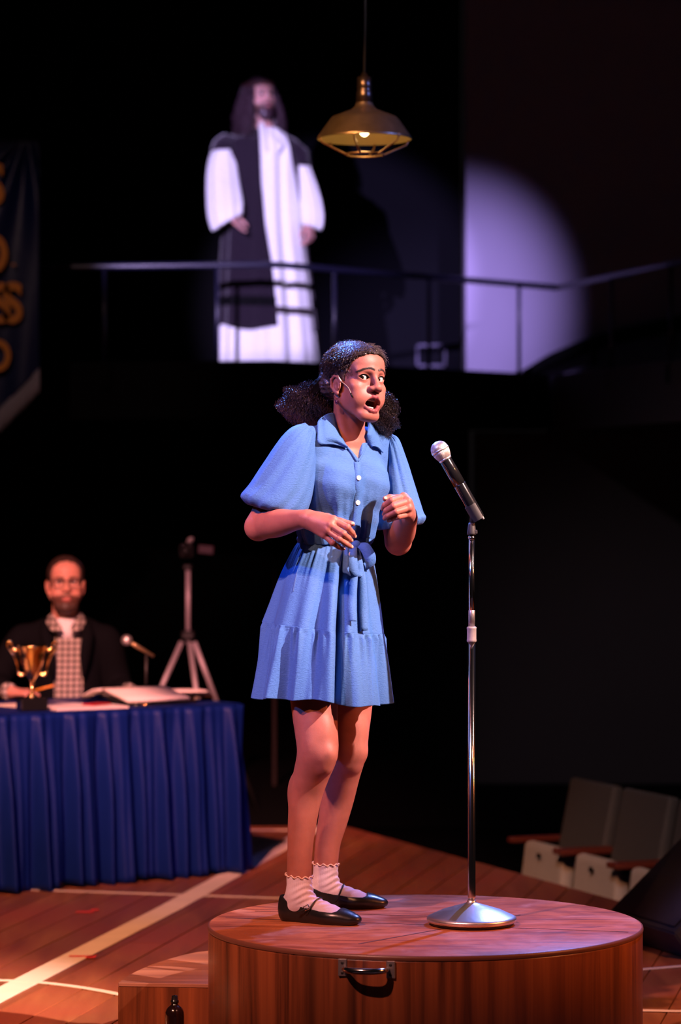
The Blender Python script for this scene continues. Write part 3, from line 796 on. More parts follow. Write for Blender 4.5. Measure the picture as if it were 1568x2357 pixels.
# pleated drop: along front then around the right end
cor = [(TL, 0.0), (0.0, 0.0), (0.0, TD)]
L1 = TL; L2 = TD; n = 900
G = np.zeros((n, 26, 3))
rs_ = np.random.default_rng(3)
ph = rs_.uniform(0, 6.28, 8)
for i in range(n):
    s = (L1 + L2) * i / (n - 1)
    if s < L1: p = tb(L1 - s, 0, 0); nn = -dv
    else: p = tb(0, s - L1, 0); nn = -du
    # rounded corner
    w_ = max(0, 1 - abs(s - L1) / 0.05); nn = (nn + (-du if s < L1 else -dv) * w_ * 0.9).normalized()
    wv_ = math.sin(s * 2 * math.pi / 0.088 + 1.1 * math.sin(s * 5.1 + ph[0]) + ph[1]) * 0.55 + math.sin(s * 2 * math.pi / 0.053 + 1.6 * math.sin(s * 3.3 + ph[2])) * 0.30 + math.sin(s * 2 * math.pi / 0.19 + ph[3]) * 0.4
    for j in range(26):
        t = j / 25
        amp = 0.007 + 0.034 * min(1, t * 2.2) + 0.012 * t
        flare = 0.016 + 0.042 * t
        d = flare + amp * wv_ + 0.006 * math.sin(s * 31 + t * 5)
        hem = TH - 0.002 - (TH - 0.010 - 0.008 * math.sin(s * 17)) * t
        q_ = p + nn * d; G[i, j] = (q_.x, q_.y, hem)
MB().grid(G).build('pleated_drop', MT['tablecloth'], sk, solid=0.002)
tag(sk, 'royal blue pleated satin skirt draped around the table', 'tablecloth')

TZ = TH + 0.004
# trophy
tx = P(74, 1640, 12.36); TX, TY = tx.x, 12.36
tr = empty('trophy_cup', (TX, TY, TZ)); MTx = Matrix.Translation((TX, TY, TZ))
MB().box((TX, TY, TZ + 0.029), (0.118, 0.10, 0.056), Matrix.Rotation(0.35, 3, 'Z'), bevel=0.004).build('base', MT['blackgloss'], tr)
zb = 0.057
MB().lathe([(0.026, zb), (0.028, zb + 0.003), (0.020, zb + 0.010), (0.010, zb + 0.018), (0.008, zb + 0.026), (0.014, zb + 0.034), (0.009, zb + 0.042), (0.007, zb + 0.052), (0.012, zb + 0.060), (0.008, zb + 0.068)], 28, MTx).build('stem', MT['gold'], tr)
MB().lathe([(0.006, zb + 0.066), (0.016, zb + 0.080), (0.030, zb + 0.105), (0.045, zb + 0.140), (0.055, zb + 0.180), (0.058, zb + 0.205), (0.064, zb + 0.216), (0.067, zb + 0.222), (0.063, zb + 0.222), (0.054, zb + 0.205), (0.040, zb + 0.14), (0.0, zb + 0.085)], 40, MTx).build('bowl', MT['gold'], tr)
for s in (-1, 1):
    hp = [(0.030, 0.112), (0.052, 0.108), (0.062, 0.125), (0.066, 0.155), (0.078, 0.190), (0.100, 0.215), (0.108, 0.238), (0.098, 0.250), (0.086, 0.240), (0.084, 0.222), (0.062, 0.208)]
    MB().tube(spline([(TX + s * a_, TY - 0.02 * (a_ - 0.03), TZ + zb + b_ - 0.01) for a_, b_ in hp], 30), [0.0058 + 0.002 * math.sin(i * 0.7) for i in range(30)], 8).build('handle', MT['gold'], tr)
tag(tr, 'gold two handled trophy cup on black base on the blue table', 'trophy')
# papers
def sheet(name, px, py, z, wd, dp, ang, h, m, label, cat, group=None, th=0.004):
    p = P(px, py, z)
    o = MB().box((p.x, z, TZ + h + th / 2), (wd, dp, th), Matrix.Rotation(ang, 3, 'Z'), bevel=0.0008).build(name, m)
    return tag(o, label, cat, group)
fa = math.atan2(du.y, du.x)
def on_table(name, u, v, wd, dp, da, h, m, label, cat, th=0.004):
    p = tb(u, v, TZ + h + th / 2)
    return tag(MB().box(p, (wd, dp, th), Matrix.Rotation(fa + da, 3, 'Z'), bevel=0.0008).build(name, m), label, cat)
on_table('paper_stack', 1.36, 0.17, 0.30, 0.22, 0.12, 0.0, MT['paper'], 'stack of papers at the left end of the blue table', 'papers', 0.012)
on_table('paper_stack', 0.74, 0.13, 0.34, 0.24, -0.10, 0.0, MT['paper'], 'loose paper sheets between the trophy and the open binder', 'papers', 0.010)
on_table('paper_sheet', 0.80, 0.40, 0.34, 0.22, 0.1, 0.0, MT['paper'], 'paper sheet lying behind the red card near the shirt front', 'paper', 0.006)
on_table('red_card', 0.66, 0.135, 0.12, 0.07, 0.4, 0.0115, MT['redcard'], 'dark red card lying on the loose papers', 'card', 0.006)
# open binder propped like a tent
bn = empty('open_binder', tb(0.34, 0.28, TZ))
def bl_quad(u0, u1, v0, h0, v1, h1, th):
    G = np.array([[list(tb(u0, v0, TZ + h0)), list(tb(u1, v0, TZ + h0))], [list(tb(u0, v1, TZ + h1)), list(tb(u1, v1, TZ + h1))]])
    return G
def wedge_sheet(name, pts2, u0, u1, th, m):
    P0 = [tb(u0, v, TZ + h) for v, h in pts2]; P1 = [tb(u1, v, TZ + h) for v, h in pts2]
    G = np.array([[list(a), list(b)] for a, b in zip(P0, P1)])
    return MB().grid(G).build(name, m, bn, solid=th)
wedge_sheet('page_block', [(0.10, 0.016), (0.17, 0.030), (0.28, 0.052), (0.32, 0.058)], 0.52, 0.20, 0.012, MT['paper'])
wedge_sheet('page_block', [(0.33, 0.058), (0.40, 0.050), (0.46, 0.030), (0.50, 0.012)], 0.52, 0.20, 0.010, MT['paper'])
wedge_sheet('cover', [(0.08, 0.006), (0.20, 0.010), (0.32, 0.044), (0.42, 0.012), (0.51, 0.004)], 0.54, 0.18, 0.003, MT['blackgloss'])
cv = MB().tube(spline([tb(0.15, 0.18, TZ + 0.046), tb(0.12, 0.24, TZ + 0.052), tb(0.06, 0.30, TZ + 0.032), tb(0.0, 0.36, TZ + 0.012)], 12), 0.09, 10, True, 0, 0.05, up=(0, 0, 1)); cv.build('curled_page', MT['paper'], bn)
MB().tube([tb(0.17, 0.10 + 0.02 * math.cos(2 * math.pi * i / 16), TZ + 0.022 + 0.018 * math.sin(2 * math.pi * i / 16)) for i in range(17)], 0.0025, 6).build('ring', MT['gold'], bn)
tag(bn, 'open ring binder with pale pages near the right end of the table', 'binder')
p = tb(0.46, 0.055, TZ)
tag(MB().ell((p.x, p.y, TZ + 0.008), (0.02, 0.012, 0.008), n=12).build('call_bell', MT['gold']), 'small shiny brass lump on the table edge in front of binder', 'ornament')

# desk microphone
dm = P(336, 1590, 13.24); DXm = dm.x
dk = empty('desk_microphone', (DXm, 13.24, TZ))
MB().lathe([(0.0, 0.0), (0.040, 0.0), (0.042, 0.006), (0.030, 0.014), (0.012, 0.020), (0.008, 0.024)], 28, Matrix.Translation((DXm, 13.24, TZ))).build('stand_base', MT['plastic'], dk)
jt = P(337, 1508, 13.24)
MB().tube([(DXm, 13.24, TZ + 0.02), (jt.x, 13.24, jt.z)], 0.0065, 8).build('stem', MT['plastic'], dk)
h0, h1 = P(292, 1474, 13.22), P(354, 1511, 13.24)
MB().tube([h0 + (h1 - h0) * 0.18, h0 + (h1 - h0) * 0.3, h1], [0.0085, 0.010, 0.0075], 10).build('body', mat('champagne_metal', (0.60, 0.42, 0.22), 0.35, 0.85), dk)
MB().ell(h0, (0.026, 0.026, 0.026), n=18).build('grille', MT['grille'], dk)
tag(dk, 'small ball headed microphone on a desk stand in front of bespectacled man', 'microphone')

# ================================================================== VIDEO CAMERA ON TRIPOD
VZ = 15.6
tpd = empty('tripod', (P(433, 1460, VZ).x, VZ, -0.03))
apex = P(431, 1468, VZ)
MB().tube([P(433, 1480, VZ), P(433, 1310, VZ)], 0.0125, 10).build('center_column', MT['alu'], tpd)
cr = MB(); cr.box(P(433, 1462, VZ), (0.07, 0.07, 0.05), bevel=0.01); cr.build('crown', MT['plastic'], tpd)
for (mx, my, mz), m_ in ((((365 - 433) * 0.001, 0, 0), 0), ((0, 0, 0), 1), ((0, 0, 0), 2)):
    if m_ == 0: e0, e1 = P(418, 1478, VZ - .02), P(368, 1590, VZ - 0.10)
    elif m_ == 1: e0, e1 = P(437, 1480, VZ - .04), P(456, 1622, VZ - 0.18)
    else: e0, e1 = P(447, 1478, VZ + .02), P(500, 1618, VZ + 0.06)
    d_ = (e1 - e0); foot = e0 + d_ * ((-0.03 - e0.z) / d_.z); mid = e0 + (foot - e0) * 0.42
    MB().tube([e0, mid], 0.0135, 8).build('leg', MT['alu'], tpd)
    lo_ = MB().tube([mid, foot], 0.010, 8); lo_.build('lower_leg', MT['plastic'] if m_ != 1 else MT['alu'], tpd)
MB().box(P(432, 1306, VZ), (0.045, 0.045, 0.03), bevel=0.006).build('pan_head', MT['plastic'], tpd)
tag(tpd, 'silver legged tripod standing behind the blue table', 'tripod')
vc = empty('video_camera', P(434, 1290, VZ))
MB().box(P(430, 1268, VZ), (0.075, 0.12, 0.075), bevel=0.016, seg=2).build('body', MT['plastic'], vc)
MB().ell(P(438, 1244, VZ - .03), (0.022, 0.05, 0.015), Matrix.Rotation(-0.75, 3, 'Y'), 18).build('top_light', MT['silver'], vc)
Ml = Matrix.Translation(P(428, 1264, VZ - 0.06)) @ Matrix.Rotation(math.pi / 2, 4, 'X')
MB().lathe([(0.026, 0.0), (0.026, 0.035), (0.021, 0.036), (0.018, 0.02), (0, 0.018)], 24, Ml).build('lens', MT['blackgloss'], vc)
MB().box(P(474, 1265, VZ), (0.082, 0.010, 0.045), Matrix.Rotation(0.1, 3, 'Y'), bevel=0.003).build('flip_screen', MT['screen'], vc)
tag(vc, 'small camcorder with flip out screen on the silver tripod', 'camera')

# ================================================================== BANNER
BZ = 17.55
bnr = empty('pennant_banner', P(-200, 322, BZ))
def bq(px, py): return P(px, py, BZ)
xs0, xs1 = -490, 91
nX, nY = 150, 90
G = np.zeros((nX, nY, 3))
for i in range(nX):
    px = xs0 + (xs1 - xs0) * i / (nX - 1)
    bot = 850 + (min(abs(px - xs0), abs(px - xs1))) * 1.02
    for j in range(nY):
        t = j / (nY - 1); py = 322 + (bot - 322) * t
        q_ = bq(px, py)
        dx = xs1 - px; dy = py - 322
        # tension folds fan out from the hung corner
        ang = math.atan2(dx - 30, dy + 20)
        f = 0.022 * math.exp(-dy / 420) * (math.sin(ang * 13 + 0.6)) * min(1, math.hypot(dx - 30, dy) / 60) + 0.012 * math.sin(px * 0.055 + t * 2.0) * t
        G[i, j] = (q_.x, q_.y + f, q_.z)
MB().grid(G).build('cloth', MT['banner'], bnr, solid=0.003)
frb = MB()
for i in range(150):
    px = xs0 + (xs1 - xs0) * (i + 0.5) / 150; bot = 850 + (min(abs(px - xs0), abs(px - xs1))) * 1.02
    frb.tube([bq(px, bot - 4), bq(px + 0.6, bot + 30), bq(px + random.uniform(-1, 1), bot + 52)], [0.0045, 0.005, 0.0035], 5)
fo = frb.build('fringe', MT['fringe'], bnr); fo['kind'] = 'stuff'
def text_mesh(s, right_px, top, bot, name):
    cu = bpy.data.curves.new(name, 'FONT'); cu.body = s; cu.extrude = 0.004; cu.offset = 0.03; cu.size = 1.0; cu.align_x = 'RIGHT'
    tmp = bpy.data.objects.new(name, cu); col.objects.link(tmp)
    dg = bpy.context.evaluated_depsgraph_get(); me = bpy.data.meshes.new_from_object(tmp.evaluated_get(dg))
    col.objects.unlink(tmp); bpy.data.objects.remove(tmp)
    co = np.array([v.co for v in me.vertices]); mn, mx = co.min(0), co.max(0)
    hh = (bot - top) / FPX * BZ; sy = hh / (mx[1] - mn[1]); sx = sy * 0.80
    pr = bq(right_px, bot)
    for v in me.vertices:
        x, y, z = v.co; v.co = (pr.x + (x - mx[0]) * sx, BZ - 0.05 - z, pr.z + (y - mn[1]) * sy)
    me.materials.append(MT['gold_felt']); o = bpy.data.objects.new(name, me); link(o); adopt(o, bnr); return o
text_mesh('S', 12, 375, 476, 'letter'); text_mesh('D', 20, 537, 634, 'letter')
MB().box(bq(33, 611) + Vector((0, -0.05, 0)), (0.022, 0.006, 0.014)).build('hyphen', MT['gold_felt'], bnr)
text_mesh('S', 26, 652, 746, 'letter'); text_mesh('S', 54, 650, 746, 'letter'); text_mesh('D', 27, 782, 857, 'letter')
MB().tube([bq(xs0 - 10, 322), bq(xs1 + 2, 322)], 0.010, 8).build('hanging_rod', MT['black'], bnr)
tag(bnr, 'royal blue pennant banner with gold letters and pale fringe', 'banner')

# ================================================================== THEATRE SEATS
def make_seat(label):
    root = empty('theatre_seat', (0, 0, -0.61))
    # local: faces -X, width along Y; built at origin, floor at -0.61
    fz = -0.61
    def lb(name, b_, m): o = b_.build(name, m); o.parent = root; o.matrix_parent_inverse = Matrix.Translation((0, 0, 0.61)); return o
    def cushion(c, size, R, bev, nm, m): return lb(nm, MB().box(c, size, R, bevel=bev, seg=3), m)
    cushion((0.0, 0, fz + 0.50), (0.075, 0.46, 0.25), Matrix.Rotation(0.12, 3, 'Y'), 0.03, 'folded_seat', MT['seat_fab'])
    hg = MB().lathe([(0.012, 0), (0.012, 0.012), (0, 0.014)], 10, Matrix.Translation((-0.045, 0.0, fz + 0.575)) @ Matrix.Rotation(-math.pi / 2, 4, 'Y')); lb('bolt', hg, MT['black'])
    cushion((0.22, 0, fz + 0.72), (0.06, 0.48, 0.40), Matrix.Rotation(0.20, 3, 'Y'), 0.02, 'backrest', MT['seat_back'])
    cushion((0.12, 0, fz + 0.47), (0.16, 0.42, 0.06), None, 0.015, 'seat_pan', MT['black'])
    for s in (-1, 1):
        lb('armrest', MB().box((0.06, s * 0.254, fz + 0.625), (0.30, 0.045, 0.028), bevel=0.008, seg=2), MT['arm_wood'])
        lb('side_leg', MB().box((0.10, s * 0.254, fz + 0.305), (0.16, 0.03, 0.61), bevel=0.004), MT['black'])
    tag(root, label, 'seat', 'theatre seats beyond the stage edge')
    return root
def copy_tree(o, parent=None):
    c = o.copy(); col.objects.link(c)
    if parent is not None: c.parent = parent; c.matrix_parent_inverse = o.matrix_parent_inverse.copy()
    for ch in list(o.children): copy_tree(ch, c)
    return c
s0 = make_seat('grey folding theatre seat farthest left of the row below the stage')
pos0 = P(1262, 2005, 13.75); dirr = Vector((0.36, -0.93))
labs = ['grey folding theatre seat farthest left of the row below the stage', 'grey folding theatre seat second from the left in the row', 'grey folding theatre seat partly behind the black floor speaker', 'grey folding theatre seat mostly hidden behind the black floor speaker']
for i, lb_ in enumerate(labs):
    o = s0 if i == 0 else copy_tree(s0)
    o.location = (pos0.x + dirr.x * 0.565 * i, 13.75 + dirr.y * 0.565 * i, -0.61)
    o.rotation_euler = (0, 0, math.atan2(0.36, 0.93)); o['label'] = lb_

# ================================================================== FLOOR MONITOR SPEAKER
mo = empty('floor_speaker', (1.32, 10.6, 0.002))
prof = [(-0.17, 0.0), (-0.245, 0.10), (0.08, 0.385), (0.26, 0.36), (0.30, 0.0)]
ang = math.radians(20)
def mo_p(a, b, h): # a: across (profile), b: length
    x = a * math.cos(ang) - b * math.sin(ang); y = a * math.sin(ang) + b * math.cos(ang); return Vector((1.32 + x, 10.6 + y, 0.002 + h))
bmb = bmesh.new()
f0 = [bmb.verts.new(mo_p(a, -0.28, h)) for a, h in prof]; f1 = [bmb.verts.new(mo_p(a, 0.28, h)) for a, h in prof]
bmb.faces.new(f0); bmb.faces.new(f1[::-1])
for i in range(5): bmb.faces.new((f0[i], f1[i], f1[(i + 1) % 5], f0[(i + 1) % 5]))
bmesh.ops.recalc_face_normals(bmb, faces=list(bmb.faces)); bmesh.ops.bevel(bmb, geom=list(bmb.edges), offset=0.006, segments=2, affect='EDGES')
MB().bm(bmb).build('cabinet', MT['speaker'], mo)
Gg = np.array([[list(mo_p(-0.245 + 0.325 * t + 0.0 - 0.006, b, 0.10 + 0.285 * t + 0.007)) for b in (-0.25, 0.25)] for t in (0.06, 0.94)])
MB().grid(Gg).build('grille', MT['grill_black'], mo, solid=0.005)
tag(mo, 'black wedge stage monitor speaker on the floor at the right edge', 'speaker')

# ================================================================== PEOPLE: shared head sculpt
def head_frame(o, yaw, pitch=0.0, roll=0.0):
    """columns: her left (u), forward (v), up (w). yaw: degrees from facing the camera towards camera right"""
    t = math.radians(yaw)
    f = Vector((math.sin(t), -math.cos(t), 0)); l = Vector((math.cos(t), math.sin(t), 0)); u = Vector((0, 0, 1))
    R = Matrix((l, f, u)).transposed()
    R = R @ Matrix.Rotation(math.radians(pitch), 3, 'X') @ Matrix.Rotation(math.radians(roll), 3, 'Y')
    return np.array(R), np.array(o, float)

def head_sdf(h, female=True, mouth=1.0, neck=None, ears=True):
    S = SDF((-0.092, -0.115, -0.155), (0.092, 0.135, 0.115), h)
    k = 0.018
    S.ell((0, -0.006, 0.024), (0.0715, 0.092, 0.073), k)
    S.ell((0, 0.048, 0.040), (0.056, 0.042, 0.044), 0.02)
    S.ell((0, 0.030, -0.034), (0.0585, 0.053, 0.070), 0.02)
    jw = 0.0 if female else 0.006
    jd = -0.002 * mouth
    for s in (-1, 1):
        S.cone((s * (0.053 + jw), -0.002, -0.056), (s * (0.020 + jw), 0.066, -0.103 + jd), 0.016, 0.0165, 0.022)
        S.ell((s * 0.043, 0.056, -0.026), (0.021, 0.021, 0.017), 0.016)
        S.ell((s * 0.035, 0.055, -0.056), (0.026, 0.027, 0.030), 0.018)
        S.cone((s * 0.010, 0.083, 0.019), (s * 0.044, 0.066, 0.017), 0.0085, 0.0085, 0.014)
    S.ell((0, 0.070, -0.1035 + jd), (0.022, 0.0185, 0.0165), 0.02)
    S.ell((0, 0.070, -0.062), (0.033, 0.025, 0.030), 0.018)
    for s in (-1, 1):
        S.ell((s * 0.031, 0.095, -0.0005), (0.0185, 0.0165, 0.0125), 0.012, 's')
        S.ell((s * 0.031, 0.0655, 0), (0.0190, 0.0166, 0.0168), 0.006)
    # nose
    S.cone((0, 0.085, 0.010), (0, 0.1025, -0.025), 0.0068, 0.0095, 0.011)
    S.ell((0, 0.1030, -0.0290), (0.0130, 0.0108, 0.0095), 0.008)
    for s in (-1, 1):
        S.ell((s * 0.0145, 0.0930, -0.0318), (0.0085, 0.0105, 0.0078), 0.007)
        S.ell((s * 0.0072, 0.1010, -0.0400), (0.0042, 0.0062, 0.0042), 0.003, 's')
    # eyelid opening
    a_, b_ = 0.0165, 0.0074
    Rr = (a_ * a_ + b_ * b_) / (2 * b_); hh = Rr - b_
    for s in (-1, 1):
        g = S.reg((s * 0.031 - 0.02, 0.070, -0.012), (s * 0.031 + 0.02, 0.100, 0.012)); sl, x, y, z = g
        x = x - s * 0.031; z = z - 0.0003 - s * x * 0.06
        d = np.maximum(np.sqrt(x * x + (z + hh) ** 2) - Rr, np.sqrt(x * x + (z - hh) ** 2) - Rr) + 0 * y
        S.comb(sl, d.astype(np.float32), 0.0012, 's')
    lips = []
    if mouth > 0:
        up = [(-0.0290, 0.0715, -0.0680), (-0.0185, 0.0845, -0.0590), (-0.0055, 0.0925, -0.0540), (0, 0.0928, -0.0556), (0.0055, 0.0925, -0.0540), (0.0185, 0.0845, -0.0590), (0.0290, 0.0715, -0.0680)]
        ur = [0.0030, 0.0042, 0.0050, 0.0048, 0.0050, 0.0042, 0.0030]
        lo = [(-0.0290, 0.0715, -0.0700), (-0.0215, 0.0805, -0.0850), (-0.0100, 0.0868, -0.0930), (0, 0.0880, -0.0945), (0.0100, 0.0868, -0.0930), (0.0215, 0.0805, -0.0850), (0.0290, 0.0715, -0.0700)]
        lr_ = [0.0030, 0.0048, 0.0062, 0.0064, 0.0062, 0.0048, 0.0030]
        S.ell((0, 0.080, -0.0745), (0.0260, 0.045, 0.0180), 0.005, 's')
        S.chain(up, ur, 0.003); S.chain(lo, lr_, 0.003)
        lips = [(up, ur), (lo, lr_)]
    else:
        up = [(-0.024, 0.078, -0.066), (-0.01, 0.090, -0.0625), (0.01, 0.090, -0.0625), (0.024, 0.078, -0.066)]
        lo = [(-0.022, 0.078, -0.069), (-0.01, 0.089, -0.0715), (0.01, 0.089, -0.0715), (0.022, 0.078, -0.069)]
        S.chain(up, [0.003, 0.005, 0.005, 0.003], 0.003); S.chain(lo, [0.003, 0.006, 0.006, 0.003], 0.003)
        lips = [(up, [0.003, 0.005, 0.005, 0.003]), (lo, [0.003, 0.006, 0.006, 0.003])]
    if ears:
        for s in (-1, 1):
            ev, ew = 0.010, -0.011
            rim = [(s * x_, y_ + ev, z_ + ew) for x_, y_, z_ in ((0.072, 0.012, -0.004), (0.077, 0.004, 0.010), (0.079, -0.008, 0.012), (0.081, -0.018, 0.002), (0.080, -0.017, -0.018), (0.076, -0.006, -0.032), (0.0725, 0.004, -0.038))]
            S.ell((s * 0.0725, -0.003 + ev, -0.014 + ew), (0.0065, 0.015, 0.024), 0.005)
            S.chain(rim, [0.0035, 0.0035, 0.0036, 0.0038, 0.0038, 0.0045, 0.0055], 0.003)
            S.ell((s * 0.0835, 0.002 + ev, -0.014 + ew), (0.0075, 0.0075, 0.011), 0.003, 's')
            S.cone((s * 0.0745, 0.010 + ev, -0.022 + ew), (s * 0.073, 0.011 + ev, -0.012 + ew), 0.004, 0.0035, 0.003)
    if neck is not None:
        a, b, ra, rb = neck; S.cone(a, b, ra, rb, 0.028)
    return S, lips

def smooth01(x, a, b): t = np.clip((x - a) / (b - a), 0, 1); return t * t * (3 - 2 * t)
def head_colors(V, lips, skin, lipc, browc, brow, beard=None, inner=True):
    C = np.tile(np.array(skin, float), (len(V), 1))
    def blend(wt, c): 
        nonlocal C
        C = C * (1 - wt[:, None]) + np.array(c) * wt[:, None]
    # soft blush on cheeks and nose
    for s in (-1, 1):
        blend(0.22 * np.exp(-(((V - np.array([s * 0.042, 0.065, -0.03])) / 0.02) ** 2).sum(1)), (skin[0] * 1.05, skin[1] * 0.72, skin[2] * 0.70))
    if beard is not None: 
        d = beard(V); blend(d[0], d[1])
    for pts, rs in lips:
        d = np.min([cone_dist(V, pts[i], pts[i + 1], rs[i], rs[i + 1]) for i in range(len(pts) - 1)], axis=0)
        blend(1 - smooth01(d, 0.0009, 0.0024), lipc)
    if inner:
        q = ((V - np.array([0, 0.055, -0.0745])) / np.array([0.0245, 0.026, 0.0165])); blend(1 - smooth01((q ** 2).sum(1), 0.95, 1.25), (0.10, 0.012, 0.012))
    for s in (-1, 1):
        pts = [(s * p[0], p[1], p[2]) for p in brow]
        V2 = V * np.array([1, 0, 1.0])
        d = np.min([cone_dist(V2, (pts[i][0], 0, pts[i][2]), (pts[i + 1][0], 0, pts[i + 1][2]), 0.0028 - 0.0004 * i, 0.0024 - 0.0004 * i) for i in range(len(pts) - 1)], axis=0)
        fr = V[:, 1] > 0.045
        blend((1 - smooth01(d, -0.0006, 0.0022)) * 0.92 * fr, browc)
        # lash line
        e = V - np.array([s * 0.031, 0.0655, 0.0003]); a_, b_ = 0.0165, 0.0074
        Rr = (a_ * a_ + b_ * b_) / (2 * b_); hh = Rr - b_
        zz = e[:, 2] - s * e[:, 0] * 0.06
        dv = np.maximum(np.hypot(e[:, 0], zz + hh) - Rr, np.hypot(e[:, 0], zz - hh) - Rr)
        blend((1 - smooth01(np.abs(dv), 0.0008, 0.0026)) * (zz > -0.001) * fr * (np.abs(e[:, 0]) < 0.0195) * 0.9, (0.01, 0.006, 0.005))
    return C
def to_world(V, R, O): return V @ R.T + O

def eyeball(parent, c, gaze, r=0.0149, name='eye'):
    g = Vector(gaze).normalized(); M = Matrix.Translation(Vector(c)) @ g.to_track_quat('Z', 'Y').to_matrix().to_4x4()
    b = MB(); n = 28
    th = [0, 0.10, 0.215, 0.35, 0.49, 0.54, 0.8, 1.2, 1.6, 2.1, 2.6, math.pi]
    k = len(th); V, F, Mi = [], [], []
    for i, t in enumerate(th):
        rr = r * (1.035 if t < 0.4 else 1.0)
        for j in range(n): a = 2 * math.pi * j / n; V.append(M @ Vector((rr * math.sin(t) * math.cos(a), rr * math.sin(t) * math.sin(a), rr * math.cos(t))))
    for i in range(k - 1):
        for j in range(n):
            q = (j + 1) % n; F.append((i * n + j, i * n + q, (i + 1) * n + q, (i + 1) * n + j)); Mi.append(2 if th[i + 1] <= 0.22 else (1 if th[i + 1] <= 0.495 else 0))
    b.V = [tuple(v) for v in V]; b.F = F; b.M = Mi; b.S = [True] * len(F)
    return b.build(name, [MT['eyewhite'], MT['iris'], MT['pupil']], parent)

def limb(S, pts, rs, n=None, k=0.003):
    q = spline([list(p) + [r] for p, r in zip(pts, rs)], n or len(pts) * 5)
    S.chain(q[:, :3], q[:, 3], k)
def fingers(S, joints, r0, k=0.0035):
    for pts, rs in joints: S.chain(pts, rs, k)

# ================================================================== THE YOUNG WOMAN
pw = empty('person', (-0.03, 8.36, PH))
tag(pw, 'young woman in blue shirt dress singing on the round platform', 'person')
SK = (0.32, 0.112, 0.088)
# ---- head
HO = PA(817, 873, 8.30)
RH, HO = head_frame(HO, 40, 0, 4.0)
def hl(u, v, w_): return RH @ np.array([u, v, w_]) + HO
# neck base in head coordinates
nb_w = np.array([0.022, 8.335, 1.815]); nb = RH.T @ (nb_w - HO)
S, lips = head_sdf(0.00125, True, 1.0, None)
S.cone((0, -0.018, -0.060), tuple(np.array([0, -0.018, -0.06]) + (nb - np.array([0, -0.018, -0.06])) * 0.75), 0.046, 0.0445, 0.020)
Vh, Qh = S.mesh()
keep_cut = Vh[:, 2] > -0.1535
brow = [(0.0085, 0.0905, 0.0230), (0.020, 0.0895, 0.0262), (0.034, 0.079, 0.0240), (0.048, 0.062, 0.0150)]
Ch = head_colors(Vh, lips, SK, (0.200, 0.042, 0.050), (0.012, 0.007, 0.005), brow)
Wh = to_world(Vh, RH, HO)
pieces = [(Wh, Qh)]; colors = [Ch]
def add_piece(S, tint=None):
    V, Q = S.mesh(); C = np.tile(np.array(SK), (len(V), 1))
    if tint is not None: C = tint(V, C)
    pieces.append((V, Q)); colors.append(C)
# ---- torso (skin, only seen in the neckline)
TF = np.array([math.sin(math.radians(40)), -math.cos(math.radians(40)), 0]); TLf = np.array([math.cos(math.radians(40)), math.sin(math.radians(40)), 0])
RT = np.stack([TLf, TF, np.array([0, 0, 1.0])], 1); TO = np.array([0.0, 8.33, 0.0])
def tl(u, v, h): return RT @ np.array([u, v, h]) + TO
def torso(S, o, full=True):
    S.ell((0, -0.002, 1.690), (0.138 + o, 0.092 + o, 0.135 + o), 0.03)
    for s in (-1, 1):
        S.ell((s * 0.062, 0.052, 1.680), (0.056 + o, 0.048 + o, 0.058 + o), 0.035)
        S.cone((0, -0.012, 1.820), (s * 0.118, -0.004, 1.790), 0.044 + o, 0.042 + o, 0.03)
        S.cone((s * 0.118, -0.004, 1.790), (s * 0.128, -0.006, 1.74), 0.042 + o, 0.045 + o, 0.03)
    S.ell((0, -0.022, 1.545), (0.104 + o, 0.080 + o, 0.11 + o), 0.04)
S = SDF((-0.20, -0.15, 1.62), (0.20, 0.16, 1.92), 0.003)
torso(S, -0.006)
S.cone(RT.T @ (hl(0, -0.018, -0.06) - TO), RT.T @ (nb_w - TO), 0.0445, 0.047, 0.03)
for s in (-1, 1):
    S.cone((s * 0.014, 0.045, 1.800), (s * 0.09, 0.020, 1.822), 0.010, 0.010, 0.02)
    S.cone(RT.T @ (hl(s * 0.050, -0.015, -0.065) - TO), (s * 0.016, 0.040, 1.805), 0.010, 0.0085, 0.016)
V, Q = S.mesh(); pieces.append((V @ RT.T + TO, Q)); colors.append(np.tile(np.array(SK) * 1.04, (len(V), 1)))

# ---- right arm and hand (near, camera left)
r_sh = np.array(P(682, 1016, 8.224)); r_el = np.array(P(599, 1210, 8.225)); r_wr = np.array(P(701, 1194, 8.035))
def pz(px, py, z): return np.array(P(px, py, z))
S = SDF((-0.30, 7.93, 1.46), (0.06, 8.29, 1.68), 0.0017)
mid = r_el + (r_wr - r_el) * 0.38
S.chain([r_sh, r_el], [0.046, 0.039], 0.01)
limb(S, [r_el, mid, r_el + (r_wr - r_el) * 0.75, r_wr], [0.037, 0.0395, 0.029, 0.0245])
S.ell(r_el + np.array([-0.008, 0.0, -0.006]), (0.034, 0.034, 0.034), 0.02)
mcp = [pz(768, 1197, 7.985), pz(762, 1209, 7.975), pz(754, 1221, 7.978), pz(747, 1232, 7.99)]
wrl = [pz(712, 1187, 8.028), pz(711, 1193, 8.022), pz(710, 1199, 8.022), pz(709, 1205, 8.028)]
for a, b, ra in zip(wrl, mcp, (0.0145, 0.0140, 0.0135, 0.0125)): S.cone(a, b, ra + 0.002, ra - 0.0015, 0.012)
S.ell((mcp[1] + wrl[1]) / 2 + np.array([0, 0.008, 0]), (0.034, 0.013, 0.022), 0.012)
